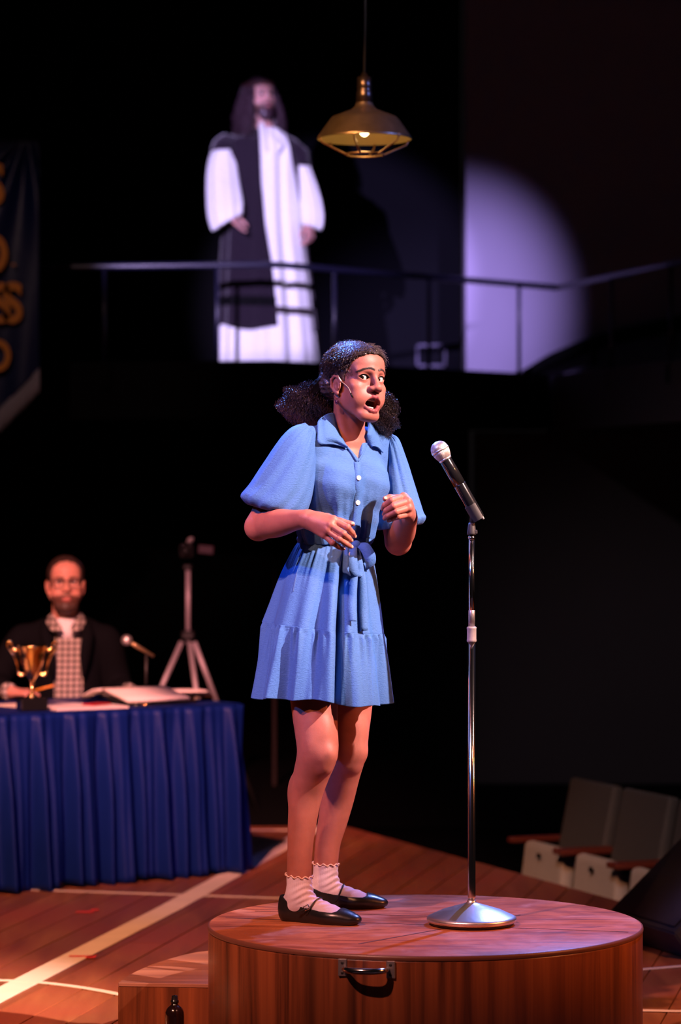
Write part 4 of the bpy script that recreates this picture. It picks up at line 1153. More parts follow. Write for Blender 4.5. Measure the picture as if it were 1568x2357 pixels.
fing = [
    ([mcp[0], pz(800, 1214, 7.972), pz(811, 1226, 7.985), pz(815, 1233, 7.998)], [0.0098, 0.0090, 0.0080, 0.0068]),
    ([mcp[1], pz(791, 1229, 7.958), pz(802, 1238, 7.972), pz(807, 1243, 7.985)], [0.0098, 0.0090, 0.0080, 0.0068]),
    ([mcp[2], pz(782, 1241, 7.960), pz(798, 1252, 7.970), pz(807, 1258, 7.982)], [0.0094, 0.0086, 0.0076, 0.0066]),
    ([mcp[3], pz(766, 1250, 7.975), pz(780, 1259, 7.985), pz(789, 1263, 7.995)], [0.0084, 0.0076, 0.0068, 0.0060]),
    ([pz(722, 1190, 8.040), pz(752, 1192, 8.045), pz(785, 1201, 8.035), pz(811, 1206, 8.030)], [0.0150, 0.0125, 0.0098, 0.0075])]
for pts, rs in fing[:4]: S.chain(pts, rs, 0.0022)
S.chain(fing[4][0], fing[4][1], 0.006)
for m_ in mcp: S.ell(m_ + np.array([0, -0.004, 0.002]), (0.0085, 0.007, 0.0085), 0.006)
for pts, rs in fing[:4]: S.ell(pts[1] + np.array([0, -0.002, 0.001]), (0.0094, 0.0092, 0.0094), 0.003)
def hand_tint(fings):
    def f(V, C):
        for pts, rs in fings:
            d = np.linalg.norm(V - pts[-1], axis=1); wt = (1 - smooth01(d, 0.004, 0.014))[:, None] * 0.35
            C = C * (1 - wt) + np.array([0.40, 0.15, 0.125]) * wt
            for j in (0, 1):
                d = np.linalg.norm(V - pts[j], axis=1); wt = (1 - smooth01(d, 0.004, 0.014))[:, None] * 0.25
                C = C * (1 - wt) + np.array([0.26, 0.085, 0.065]) * wt
        return C
    return f
add_piece(S, hand_tint(fing))
nail_specs = [(fing[i][0][-2], fing[i][0][-1], fing[i][1][-1]) for i in range(5)]
# ---- left arm and hand (loose fist)
l_sh = np.array(P(884, 1022, 8.436)); l_el = np.array(P(917, 1244, 8.45)); l_wr = np.array(P(941, 1190, 8.245))
S = SDF((0.08, 8.09, 1.45), (0.26, 8.53, 1.70), 0.0017)
S.chain([l_sh, l_el], [0.046, 0.039], 0.01)
limb(S, [l_el, l_el + (l_wr - l_el) * 0.35, l_el + (l_wr - l_el) * 0.75, l_wr], [0.035, 0.0385, 0.030, 0.0255])
S.ell(l_el + np.array([0.0, 0.004, -0.010]), (0.030, 0.032, 0.030), 0.02)
lm = [pz(929, 1143, 8.185), pz(939, 1154, 8.172), pz(941, 1169, 8.168), pz(939, 1184, 8.178)]
lw = [pz(938, 1172, 8.236), pz(944, 1178, 8.226), pz(946, 1186, 8.224), pz(944, 1193, 8.232)]
for a, b, ra in zip(lw, lm, (0.0145, 0.0145, 0.014, 0.013)): S.cone(a, b, ra + 0.001, ra - 0.002, 0.012)
S.ell((lm[1] + lm[2]) / 2 + np.array([-0.008, 0.024, -0.006]), (0.018, 0.026, 0.030), 0.014)
lf = [
    ([lm[0], pz(902, 1152, 8.150), pz(886, 1163, 8.160), pz(882, 1171, 8.176)], [0.0102, 0.0096, 0.0084, 0.0070]),
    ([lm[1], pz(906, 1165, 8.138), pz(889, 1176, 8.150), pz(885, 1184, 8.168)], [0.0102, 0.0096, 0.0084, 0.0070]),
    ([lm[2], pz(912, 1178, 8.140), pz(893, 1187, 8.150), pz(886, 1193, 8.166)], [0.0098, 0.0092, 0.0080, 0.0068]),
    ([lm[3], pz(917, 1189, 8.150), pz(903, 1194, 8.160), pz(895, 1198, 8.174)], [0.0090, 0.0082, 0.0072, 0.0062]),
    ([pz(935, 1168, 8.215), pz(915, 1148, 8.205), pz(898, 1146, 8.190), pz(887, 1148, 8.182)], [0.0140, 0.0115, 0.0096, 0.0078])]
for pts, rs in lf[:4]: S.chain(pts, rs, 0.0020)
S.chain(lf[4][0], lf[4][1], 0.005)
for m_ in lm: S.ell(m_ + np.array([0.001, -0.004, 0.0]), (0.009, 0.0085, 0.009), 0.005)
add_piece(S, hand_tint(lf))
nail_specs += [(lf[4][0][-2], lf[4][0][-1], lf[4][1][-1])]
# ---- legs
def leg(S, hip, knee, rows, ankle, bump):
    pts = [hip] + [np.array(r[0]) for r in rows] + [ankle]; rs = [0.085] + [r[1] for r in rows] + [0.034]
    limb(S, pts, rs)
    S.ell(*bump[0], 0.022); 
    for b in bump[1:]: S.ell(b[0], b[1], 0.018)
r_an = np.array([-0.117, 8.232, PH + 0.075]); l_an = np.array([-0.045, 8.512, PH + 0.075])
hipR = np.array([-0.100, 8.305, 1.33]); hipL = np.array([0.029, 8.415, 1.33])
def lp(px, py, z): return np.array(P(px, py, z))
S = SDF((-0.22, 8.08, 0.47), (0.03, 8.42, 1.28), 0.0026)
rowsR = [(lp(722, 1560, 8.255), 0.073), (lp(724, 1625, 8.235), 0.066), (lp(728, 1680, 8.218), 0.0605), (lp(731, 1732, 8.208), 0.0575), (lp(717, 1782, 8.232), 0.0505), (lp(704, 1828, 8.248), 0.0465), (lp(696, 1890, 8.245), 0.0405), (lp(691, 1950, 8.240), 0.0355), (lp(689, 2010, 8.236), 0.0345)]
leg(S, hipR, None, rowsR, r_an, [((lp(751, 1738, 8.172)), (0.030, 0.026, 0.032)), (lp(748, 1765, 8.178), (0.018, 0.018, 0.022)), (lp(692, 1822, 8.270), (0.036, 0.034, 0.062)), (lp(745, 1690, 8.190), (0.030, 0.03, 0.05))])
def bruise(V, C):
    for (c, r, a) in ((lp(753, 1743, 8.14), 0.012, 0.55), (lp(742, 1705, 8.14), 0.018, 0.3), (lp(705, 1850, 8.2), 0.02, 0.22), (lp(690, 1905, 8.2), 0.014, 0.2), (lp(718, 1825, 8.2), 0.016, 0.25)):
        d = (((V - c) / np.array([r, 0.05, r])) ** 2).sum(1); wt = (a * np.exp(-d))[:, None]; C = C * (1 - wt) + np.array([0.12, 0.05, 0.05]) * wt
    return C
add_piece(S, bruise)
S = SDF((-0.12, 8.33, 0.47), (0.14, 8.62, 1.28), 0.0026)
rowsL = [(lp(803, 1560, 8.46), 0.073), (lp(803, 1630, 8.455), 0.067), (lp(801, 1680, 8.445), 0.061), (lp(798, 1730, 8.440), 0.0575), (lp(788, 1785, 8.472), 0.0505), (lp(778, 1835, 8.500), 0.0475), (lp(766, 1890, 8.510), 0.0425), (lp(755, 1940, 8.512), 0.0365), (lp(750, 1992, 8.512), 0.0348)]
leg(S, hipL, None, rowsL, l_an, [((lp(822, 1732, 8.415)), (0.028, 0.026, 0.032)), (lp(815, 1760, 8.42), (0.018, 0.018, 0.022)), (lp(764, 1828, 8.530), (0.034, 0.034, 0.062)), (lp(820, 1685, 8.42), (0.028, 0.03, 0.05))])
add_piece(S)
S = SDF((-0.36, 8.10, 0.92), (0.36, 8.60, 1.88), 0.006)
for p_, r_ in (((0, -0.01, 1.68), (0.115, 0.07, 0.12)), ((0, -0.026, 1.54), (0.085, 0.06, 0.12))):
    S.ell(tl(*p_), r_, 0.03)
S.ell((-0.036, 8.36, 1.37), (0.12, 0.09, 0.11), 0.04); S.cone(tl(0, -0.01, 1.72), tl(0, -0.01, 1.83), 0.05, 0.036, 0.03)
S.cone(tl(0, -0.01, 1.77), r_sh, 0.030, 0.022, 0.01); S.cone(tl(0, -0.01, 1.77), l_sh, 0.030, 0.022, 0.01)
S.cone(r_sh, r_el, 0.022, 0.034, 0.01); S.cone(l_sh, l_el, 0.022, 0.034, 0.01)
S.cone(hipR, rowsR[1][0], 0.07, 0.058, 0.02); S.cone(hipL, rowsL[1][0], 0.07, 0.058, 0.02)
add_piece(S)
body = sdf_obj('body', pieces, MT['skin'], pw, colors)
nail_m = mat('nail', (0.62, 0.33, 0.25), 0.25)
for a, b, r in nail_specs:
    a = Vector(a); b = Vector(b); t = (b - a).normalized(); nn = Vector((0.1, -1, 0.35)); nn = (nn - t * nn.dot(t)).normalized(); sd = t.cross(nn)
    Rn = Matrix((sd, t, nn)).transposed()
    MB().ell(b + nn * (r - 0.0016) + t * 0.001, (r * 0.68, r * 0.95, 0.0018), Rn, 10).build('fingernail', nail_m, pw)
for s in (-1, 1):
    eyeball(pw, hl(s * 0.031, 0.0655, 0.0002), (0.02, -1, 0.0))
# teeth and tongue
tt = MB()
for i in range(8):
    t = math.radians(-50 + 100 * (i + 0.5) / 8); c = hl(0.0185 * math.sin(t), 0.064 + 0.0165 * math.cos(t), -0.0630)
    tt.box(c, (0.0046, 0.003, 0.0060), Matrix(RH.tolist()) @ Matrix.Rotation(-t, 3, 'Z'), bevel=0.001)
tt.build('upper_teeth', MT['teeth'], pw)
tt = MB()
for i in range(8):
    t = math.radians(-50 + 100 * (i + 0.5) / 8); c = hl(0.0165 * math.sin(t), 0.062 + 0.0155 * math.cos(t), -0.0845)
    tt.box(c, (0.0040, 0.003, 0.0052), Matrix(RH.tolist()) @ Matrix.Rotation(-t, 3, 'Z'), bevel=0.001)
tt.build('lower_teeth', MT['teeth'], pw)
MB().ell(hl(0, 0.058, -0.0850), (0.0145, 0.020, 0.0055), Matrix(RH.tolist()), 18).build('tongue', MT['tongue'], pw)

# ---- hair
S = SDF((-0.095, -0.125, -0.10), (0.095, 0.105, 0.125), 0.0022)
S.ell((0, -0.008, 0.025), (0.0785, 0.099, 0.0805), 0.01)
S.ell((0, 0.040, 0.045), (0.060, 0.052, 0.050), 0.02)
S.ell((0, -0.060, -0.010), (0.062, 0.045, 0.055), 0.03)
for s in (-1, 1):
    S.ell((s * 0.052, -0.058, -0.022), (0.030, 0.035, 0.032), 0.02)
S.ell((0, 0.114, -0.012), (0.106, 0.104, 0.086), 0.006, 's')
for s in (-1, 1): S.ell((s * 0.084, 0.012, -0.036), (0.030, 0.034, 0.043), 0.006, 's')
S.ell((0, 0.02, -0.10), (0.10, 0.13, 0.045), 0.01, 's')
S.chain([(0, 0.085, 0.075), (0, 0.055, 0.099), (0, 0.01, 0.108)], [0.0035, 0.0028, 0.002], 0.002, 's')
g = S.reg((-1, -1, -1), (1, 1, 1)); sl, x, y, z = g
S.F = (S.F + 0.0016 * np.sin(x * 310 + 40 * y + 2 * np.sin(z * 120)) * np.sin(y * 170 + z * 260)).astype(np.float32)
Vc, Qc = S.mesh(); cap = (to_world(Vc, RH, HO), Qc)
# strands
def cap_strands(num, seed):
    r_ = np.random.default_rng(seed)
    # points on the front/top/side surface of the cap
    sel = np.nonzero((Vc[:, 2] > -0.035) & (np.linalg.norm((Vc - np.array([0, -0.008, 0.025])) / np.array([0.0785, 0.099, 0.0805]), axis=1) > 0.93))[0]
    st = Vc[r_.choice(sel, num)]
    out = []
    c = np.array([0, -0.008, 0.025]); rad = np.array([0.0795, 0.100, 0.0815])
    for p in st:
        s = -1 if p[0] < 0 else 1
        tie = np.array([s * 0.060, -0.070, -0.022]); pts = []
        ph_ = r_.uniform(0, 6.28); fq = r_.uniform(1.3, 2.3); am = r_.uniform(0.0007, 0.0019); lift = r_.uniform(-0.001, 0.0018)
        q = p.copy(); L = r_.uniform(0.0018, 0.0032)
        frizz = r_.random() < 0.06
        for i in range(16):
            n_ = (q - c) / rad ** 2; n_ /= np.linalg.norm(n_)
            d = tie - q; d -= n_ * (d @ n_); dn = np.linalg.norm(d)
            if dn < 0.012: break
            d /= dn; b = np.cross(n_, d)
            pts.append(q + n_ * (lift + am * (1 + math.sin(fq * i + ph_)) + (0.0006 * i if frizz else 0)) + b * am * 1.3 * math.cos(fq * i + ph_))
            q = q + d * L
            f = np.linalg.norm((q - c) / rad)
            if f < 1 and q[2] > -0.02: q = c + (q - c) / f
        if len(pts) > 4:
            pa = np.array(pts)
            if not ((np.abs(pa[:, 0]) > 0.060) & (np.abs(pa[:, 1] - 0.008) < 0.023) & (pa[:, 2] < 0.004)).any(): out.append(pa)
    return out
def puff_strands(cen, rad, tie, num, seed, droop=0.0):
    r_ = np.random.default_rng(seed); out = []
    for i in range(num):
        d = r_.normal(size=3); d /= np.linalg.norm(d)
        end = cen + d * rad * r_.uniform(0.72, 1.10) * (1 + 0.10 * math.sin(d[0] * 5 + d[2] * 7))
        st = tie + (cen - tie) * r_.uniform(0.2, 0.95) + r_.normal(size=3) * rad * 0.18
        ax_ = end - st; L = np.linalg.norm(ax_); ax_ /= L
        e1 = np.cross(ax_, [0.3, 0.8, 0.5]); e1 /= np.linalg.norm(e1); e2 = np.cross(ax_, e1)
        R_ = r_.uniform(0.0012, 0.0036); turns = L / r_.uniform(0.006, 0.011); p0 = r_.uniform(0, 6.28)
        n_ = int(min(44, max(12, turns * 7)))
        t = np.linspace(0.25, 1, n_)[:, None]; a = p0 + t * turns * 6.28
        pts = st + ax_ * L * t + (e1 * np.cos(a) + e2 * np.sin(a)) * R_ * (0.5 + 0.7 * t)
        pts[:, 2] -= droop * (t[:, 0] ** 2)
        out.append(pts)
    return out
def strands_mesh(lists, rad, sides=3):
    Vs, Fs, b = [], [], 0
    for pts in lists:
        n_ = len(pts); T = np.gradient(pts, axis=0); T /= np.linalg.norm(T, axis=1)[:, None] + 1e-9
        A_ = np.cross(T, np.array([0.31, 0.52, 0.79])); A_ /= np.linalg.norm(A_, axis=1)[:, None] + 1e-9; B_ = np.cross(T, A_)
        tap = np.linspace(1, 0.45, n_)[:, None] * rad
        i = np.arange(n_ - 1)[:, None] * sides
        if sides == 3:
            V = np.stack([pts + A_ * tap, pts + (-0.5 * A_ + 0.866 * B_) * tap, pts + (-0.5 * A_ - 0.866 * B_) * tap], 1).reshape(-1, 3); j = np.arange(3)[None]
        else:
            V = np.stack([pts + A_ * tap, pts - A_ * tap], 1).reshape(-1, 3); j = np.arange(1)[None]
        F = np.stack([i + j, i + (j + 1) % sides, i + sides + (j + 1) % sides, i + sides + j], -1).reshape(-1, 4)
        Vs.append(V); Fs.append(F + b); b += len(V)
    return np.concatenate(Vs), np.concatenate(Fs)
sc_, fc_ = strands_mesh(cap_strands(9000, 11), 0.00062, 2)
sc_ = to_world(sc_, RH, HO)
hair = sdf_obj('hair', [cap, (sc_, fc_)], MT['hair'], pw)
pR = np.array(P(702, 928, 8.345)); tieR = hl(-0.060, -0.070, -0.022)
pL = np.array(P(884, 952, 8.40)); tieL = hl(0.060, -0.070, -0.022)
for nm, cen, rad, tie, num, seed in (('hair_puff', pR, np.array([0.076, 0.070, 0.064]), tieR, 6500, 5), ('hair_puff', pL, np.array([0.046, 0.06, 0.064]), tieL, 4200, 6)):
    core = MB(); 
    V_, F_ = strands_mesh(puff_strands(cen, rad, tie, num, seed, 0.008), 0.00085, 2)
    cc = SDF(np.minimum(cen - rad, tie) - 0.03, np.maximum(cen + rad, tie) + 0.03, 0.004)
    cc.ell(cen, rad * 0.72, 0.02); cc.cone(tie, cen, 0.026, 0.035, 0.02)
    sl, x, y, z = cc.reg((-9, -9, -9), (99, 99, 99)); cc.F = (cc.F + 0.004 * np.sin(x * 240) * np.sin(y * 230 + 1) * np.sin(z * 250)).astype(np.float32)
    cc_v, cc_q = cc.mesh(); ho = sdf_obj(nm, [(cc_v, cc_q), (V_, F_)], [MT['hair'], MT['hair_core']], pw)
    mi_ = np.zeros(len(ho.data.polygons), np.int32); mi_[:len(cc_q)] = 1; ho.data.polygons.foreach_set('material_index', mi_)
# wisps at the hairline
wl = []
r_ = np.random.default_rng(4)
for i in range(46):
    s = -1 if r_.random() < 0.7 else 1
    t = r_.uniform(0, 1); base_ = np.array([s * (0.045 + 0.022 * t), 0.064 - 0.03 * t, 0.060 - 0.055 * t]); pts = []
    d = np.array([-s * 0.1, 0.55, -0.75]) + r_.normal(size=3) * 0.3; d /= np.linalg.norm(d)
    for j in range(14):
        q = base_ + d * 0.0016 * j + 0.002 * np.array([math.sin(j * 0.8 + i), 0, math.cos(j * 0.8 + i)])
        rr_ = np.linalg.norm((q - np.array([0, 0, 0.02])) / np.array([0.0715, 0.089, 0.075]))
        pts.append(np.array([0, 0, 0.02]) + (q - np.array([0, 0, 0.02])) / max(rr_, 0.5) * 1.015)
    wl.append(np.array(pts))
V_, F_ = strands_mesh(wl, 0.0004); bh_ = sdf_obj('baby_hair', [(to_world(V_, RH, HO), F_)], MT['hair'], pw); bh_['kind'] = 'stuff'

# earring and headset microphone
er = hl(-0.0765, 0.014, -0.053)
e_ = MB(); e_.tube([er + np.array([0.0, 0, 0.0]) + 0.0055 * np.array([math.cos(t), 0, math.sin(t) - 0.9]) for t in np.linspace(0, 6.28, 18)], 0.0006, 5)
eo = e_.build('earring', MT['gold'], pw)
MB().ell(er + np.array([0.001, 0, -0.020]), (0.0058, 0.0058, 0.0072), n=18).build('bead', MT['bead'], eo)
MB().ell(hl(-0.0815, 0.000, -0.046), (0.0016, 0.0016, 0.0016), n=8).build('stud', MT['gold'], eo)
from mathutils.bvhtree import BVHTree
_hb = BVHTree.FromPolygons([tuple(map(float, v)) for v in Wh], [tuple(map(int, q)) for q in Qh])
def on_skin(p, off):
    loc, nn, _, _ = _hb.find_nearest(Vector(p)); p = loc + nn.normalized() * off
    out = (loc - Vector(HO)); 
    return p if nn.dot(out) > 0 else loc - nn.normalized() * off
for s in (-1, 1):
    bl_ = []; rr = np.random.default_rng(31 + s)
    bs = spline([list(p) for p in brow], 90)
    for i in range(90):
        for k_ in range(3):
            t_ = i / 89; wd_ = 0.0026 * (1 - 0.55 * t_) * min(1, 0.5 + t_ * 4)
            b0 = bs[i] + np.array([0, 0.004, rr.uniform(-1, 1) * wd_]); dr_ = np.array([0.75, -0.25, 0.55 - 0.75 * t_]); dr_ = dr_ / np.linalg.norm(dr_)
            pts = [np.array(on_skin(hl(s * q[0], q[1], q[2]), 0.0003 + 0.0004 * j)) for j, q in enumerate((b0, b0 + dr_ * 0.0022, b0 + dr_ * 0.0044))]
            bl_.append(np.array(pts))
    V_, F_ = strands_mesh(bl_, 0.00042); eb_ = sdf_obj('eyebrow', [(V_, F_)], MT['hair'], pw); eb_['kind'] = 'stuff'
    a_, b_ = 0.0165, 0.0074; Rr = (a_ * a_ + b_ * b_) / (2 * b_); hh = Rr - b_; lsh = []
    for x_ in np.linspace(-0.0155, 0.0158, 22):
        z_ = math.sqrt(Rr * Rr - x_ * x_) - hh + 0.0006
        lsh.append(on_skin(hl(s * 0.031 + s * x_, 0.082 - 9 * x_ * x_, z_ + 0.06 * x_), 0.0006))
    MB().tube(lsh, [0.0007 + 0.0005 * math.sin(math.pi * i / 21) for i in range(22)], 6).build('eyelash', MT['hair_core'], pw)
hm_pts = [Vector(hl(-0.0805, 0.002, -0.004)), Vector(hl(-0.078, 0.014, 0.004))] + [on_skin(hl(*q), 0.0028) for q in ((-0.080, 0.026, -0.002), (-0.078, 0.039, -0.014), (-0.074, 0.052, -0.033), (-0.064, 0.064, -0.053))]
hm = MB().tube(spline(hm_pts, 24), [0.0009] * 12 + [0.0013] * 12, 6).build('headset_microphone', mat('beige_boom', (0.22, 0.16, 0.14), 0.4), pw)
MB().tube([hm_pts[-1] * 0.8 + hm_pts[-2] * 0.2, hm_pts[-1] * 1.25 - hm_pts[-2] * 0.25], 0.0025, 8).build('capsule', MT['blackgloss'], hm)
MB().tube([hm_pts[2], hm_pts[3]], [0.0022, 0.0034], 8, flat=0.6).build('tape', MT['white_tee'], hm)

# ================================================================== THE DRESS
from mathutils.bvhtree import BVHTree
def bvh_of(*vq):
    Vs, Fs, b = [], [], 0
    for V, Q in vq:
        Vs += [tuple(map(float, v)) for v in V]; Fs += [tuple(int(i) + b for i in f) for f in Q]; b = len(Vs)
    return BVHTree.FromPolygons(Vs, Fs)
CAM = Vector((0, 0, CAMH))
def zsurf(bv, px, py, default=8.25):
    """depth of the garment surface along this line of sight (used to lay trims on it)"""
    d = (P(px, py, 8.0) - CAM).normalized(); h = bv.ray_cast(CAM, d, 12.0)
    return h[0].y if h[0] is not None and abs(h[0].y - default) < 0.35 else default

dr = empty('dress', (0, 8.33, 1.52)); dr.parent = pw; dr.matrix_parent_inverse = Matrix.Translation((0.03, -8.36, -PH))
# ---- bodice
S = SDF((-0.22, -0.17, 1.49), (0.22, 0.19, 1.93), 0.0026)
torso(S, 0.006)
S.ell((0, -0.018, 1.585), (0.116, 0.094, 0.085), 0.05)
sl, x, y, z = S.reg((-9, -9, -9), (9, 9, 9))
wst = np.clip((1.70 - z) / 0.16, 0, 1) ** 1.3
ang_ = np.arctan2(x, y + 0.02)
S.F = (S.F + wst * (0.0042 * np.sin(ang_ * 13 + 0.7 * np.sin(z * 40)) + 0.0026 * np.sin(ang_ * 29 + z * 14 + 1.0)) + 0.0016 * np.sin(x * 60 + z * 70) * np.sin(z * 55 - x * 25 + 1.2)).astype(np.float32)
wh = np.clip((z - 1.748) * 0.62, -0.02, 0.075) 
S.comb(sl, (np.maximum(np.maximum(np.abs(x) - wh, -0.005 - y), 1.746 - z) + 0 * x).astype(np.float32), 0.003, 's')
S.cone((0, -0.018, 1.835), (0, 0.010, 1.960), 0.050, 0.062, 0.004, 's')
sl, x, y, z = S.reg((-9, -9, -9), (9, 9, 9)); S.comb(sl, (1.506 - z + 0 * x + 0 * y).astype(np.float32), 0, 'i')
Vb, Qb = S.mesh(); Vb = Vb @ RT.T + TO
sdf_obj('bodice', [(Vb, Qb)], MT['dress'], dr)
bv = bvh_of((Vb, Qb)); bvs = bvh_of((Vb, Qb), pieces[0], pieces[1])

# ---- lofted cloth
PHI = lambda n: np.linspace(0, 2 * np.pi, n, endpoint=False)
def loft(stations, nphi, ns, fold, yparam=False):
    st_ = np.array([list(s) for s in stations], float); q = spline(st_, ns)
    ph_ = PHI(nphi); G = np.zeros((ns, nphi, 3))
    for i in range(ns):
        lx, ly, rx, ry, zc, rb = q[i]; L = np.array(P(lx, ly, zc)); R_ = np.array(P(rx, ry, zc)); C = (L + R_) / 2; e1 = (R_ - L) / 2
        f = fold(ph_, (ly + ry - q[0, 1] - q[0, 3]) / (q[-1, 1] + q[-1, 3] - q[0, 1] - q[0, 3]) if yparam else i / (ns - 1))
        G[i] = C + np.cos(ph_)[:, None] * e1 * (1 + f / max(0.02, np.linalg.norm(e1)))[:, None] + np.outer(np.sin(ph_) * (rb + f), np.array([0, 1.0, 0]))
    return G
rf = np.random.default_rng(21)
def folds(freqs, amps, seed):
    r_ = np.random.default_rng(seed); p_ = r_.uniform(0, 6.28, (len(freqs), 2))
    def f(phi): return sum(a * np.sin(phi * k + p_[i, 0] + 0.5 * np.sin(phi * 2 + p_[i, 1])) for i, (k, a) in enumerate(zip(freqs, amps)))
    return f
# sleeves
f1, f2 = folds([5, 9, 14], [0.5, 0.35, 0.3], 3), folds([22, 31], [0.6, 0.4], 4)
def sleeve_fold(phi, s):
    top = max(0, 1 - s / 0.22); hem = max(0, (s - 0.62) / 0.38)
    return 0.0050 * f1(phi + 0.9 * s) * (0.3 + s) + 0.0030 * f2(phi) * top + 0.0052 * f2(phi) * hem
GR = loft([(704, 974, 728, 996, 8.225, 0.022), (672, 983, 728, 1040, 8.222, 0.050), (642, 1012, 727, 1076, 8.220, 0.066), (605, 1068, 722, 1122, 8.218, 0.080), (576, 1114, 714, 1156, 8.215, 0.086), (557, 1139, 704, 1180, 8.212, 0.086), (562, 1153, 690, 1189, 8.212, 0.078), (575, 1163, 664, 1189, 8.214, 0.056), (581, 1158, 658, 1180, 8.214, 0.050)], 96, 60, sleeve_fold)
GL = loft([(902, 1001, 891, 1010, 8.435, 0.016), (918, 1012, 888, 1046, 8.435, 0.046), (936, 1060, 884, 1096, 8.432, 0.060), (952, 1114, 878, 1150, 8.425, 0.072), (971, 1177, 868, 1194, 8.415, 0.080), (977, 1192, 866, 1208, 8.412, 0.080), (967, 1206, 872, 1219, 8.415, 0.070), (955, 1202, 884, 1212, 8.42, 0.055)], 96, 60, sleeve_fold)
for G in (GR, GL): 
    m_ = MB().grid(G, False, True)
    n_ = G.shape[1]; m_.F.append(tuple(range(n_))); m_.M.append(0); m_.S.append(True)
    m_.build('sleeve', MT['dress'], dr, solid=0.0018)
# skirt
fu, fm, fh = folds([6, 10, 15], [0.55, 0.45, 0.3], 8), folds([34, 49], [0.6, 0.45], 9), folds([8, 13, 19], [0.5, 0.55, 0.35], 12)
PLEAT = math.radians(287)
def deep(phi, wdt, a): return -a * np.exp(-((phi - PLEAT) / wdt) ** 2) + 0.35 * a * np.exp(-((phi - PLEAT + 0.22) / 0.12) ** 2)
def upper_fold(phi, s):
    return 0.0030 * fm(phi) * max(0, 1 - s * 1.6) * min(1, s * 8 + .2) + 0.0150 * fu(phi) * s ** 0.75 + deep(phi, 0.065, 0.068) * s ** 0.9 - 0.002
def lower_fold(phi, s):
    g = max(0, 1 - s / 0.5)
    return -0.0012 + 0.0085 * fm(phi) * g * min(1, s * 14) + 0.0022 * fm(phi) * s + 0.0150 * fu(phi) * (1 - 0.7 * s) + 0.0190 * fh(phi) * s ** 0.8 + deep(phi, 0.065, 0.068)
seam = (616, 1432, 876, 1460, 8.318, 0.160)
GU = loft([(691, 1240, 849, 1248, 8.352, 0.088), (678, 1262, 856, 1272, 8.346, 0.102), (652, 1318, 864, 1330, 8.336, 0.126), (631, 1385, 871, 1398, 8.326, 0.148), seam], 420, 80, upper_fold, True)
GW = loft([(616, 1431, 876, 1459, 8.318, 0.160), (608, 1478, 879, 1500, 8.316, 0.169), (596, 1545, 883, 1563, 8.314, 0.178), (586, 1599, 887, 1618, 8.312, 0.184)], 420, 80, lower_fold, True)
hemw = 0.006 * np.sin(PHI(420) * 3 + 0.6) + 0.004 * np.sin(PHI(420) * 7)
GW[:, :, 2] += np.linspace(0, 1, 80)[:, None] * hemw[None]
sku = MB().grid(GU, False, True).build('skirt', MT['dress'], dr, solid=0.0016)
skl = MB().grid(GW, False, True).build('ruffle_tier', MT['dress'], dr, solid=0.0016)
bk = bvh_of((GU.reshape(-1, 3), grid_faces(80, 420, False, True)), (GW.reshape(-1, 3), grid_faces(80, 420, False, True)))
# belt
GB = loft([(688, 1229, 851, 1238, 8.352, 0.090), (685, 1233, 854, 1242, 8.352, 0.0935), (684, 1241, 855, 1250, 8.352, 0.0945), (686, 1250, 854, 1259, 8.352, 0.0935), (689, 1254, 851, 1263, 8.352, 0.090)], 160, 14, lambda phi, s: 0.0012 * np.sin(phi * 9 + s * 9))
belt = MB().grid(GB, False, True).build('belt', MT['dress'], dr, solid=0.0015)
bb = bvh_of((GB.reshape(-1, 3), grid_faces(14, 160, False, True)))
def ribbon(pts, W, width, thick, n=26):
    q = spline([list(p) for p in pts], n); W = Vector(W).normalized()
    V, F = [], []
    if not hasattr(width, '__len__'): width = [width, width]
    for i, p in enumerate(q):
        t = Vector(q[min(i + 1, n - 1)] - q[max(i - 1, 0)]).normalized(); nn = t.cross(W).normalized(); p = Vector(p); wd = np.interp(i / (n - 1), np.linspace(0, 1, len(width)), width) / 2
        V += [p - W * wd, p + W * wd, p + W * wd + nn * thick, p - W * wd + nn * thick]
    for i in range(n - 1):
        for j in range(4): F.append((i * 4 + j, (i + 1) * 4 + j, (i + 1) * 4 + (j + 1) % 4, i * 4 + (j + 1) % 4))
    F.append((0, 1, 2, 3)); e = (n - 1) * 4; F.append((e + 3, e + 2, e + 1, e))
    return V, F
z0b = zsurf(bb, 822, 1252) - 0.004
def bp(px, py, dz): return P(px, py, z0b + dz)
zl = min(zsurf(bk, 818, 1318), zsurf(bk, 826, 1300), z0b) - 0.004
def bp2(px, py, dz): return P(px, py, zl + dz)
bw = MB()
for pts, W, wd in (
    ([bp(822, 1254, -.004), bp(838, 1258, -.020), bp(852, 1282, -.026), bp(853, 1302, -.018), bp(845, 1308, -.004), bp(834, 1292, .002), bp(823, 1262, .0)], (0.80, 0, 0.60), [0.016, 0.030, 0.036, 0.036, 0.034, 0.028, 0.014]),
    ([bp(818, 1256, -.004), bp2(813, 1280, -.022), bp2(815, 1312, -.030), bp2(822, 1327, -.022), bp2(828, 1318, -.006), bp2(826, 1290, -.002), bp(820, 1262, -.004)], (1, 0.35, 0.12), [0.014, 0.024, 0.028, 0.028, 0.026, 0.022, 0.014])):
    V, F = ribbon(pts, W, wd, 0.0016); bw.raw(V, F, 0, True)
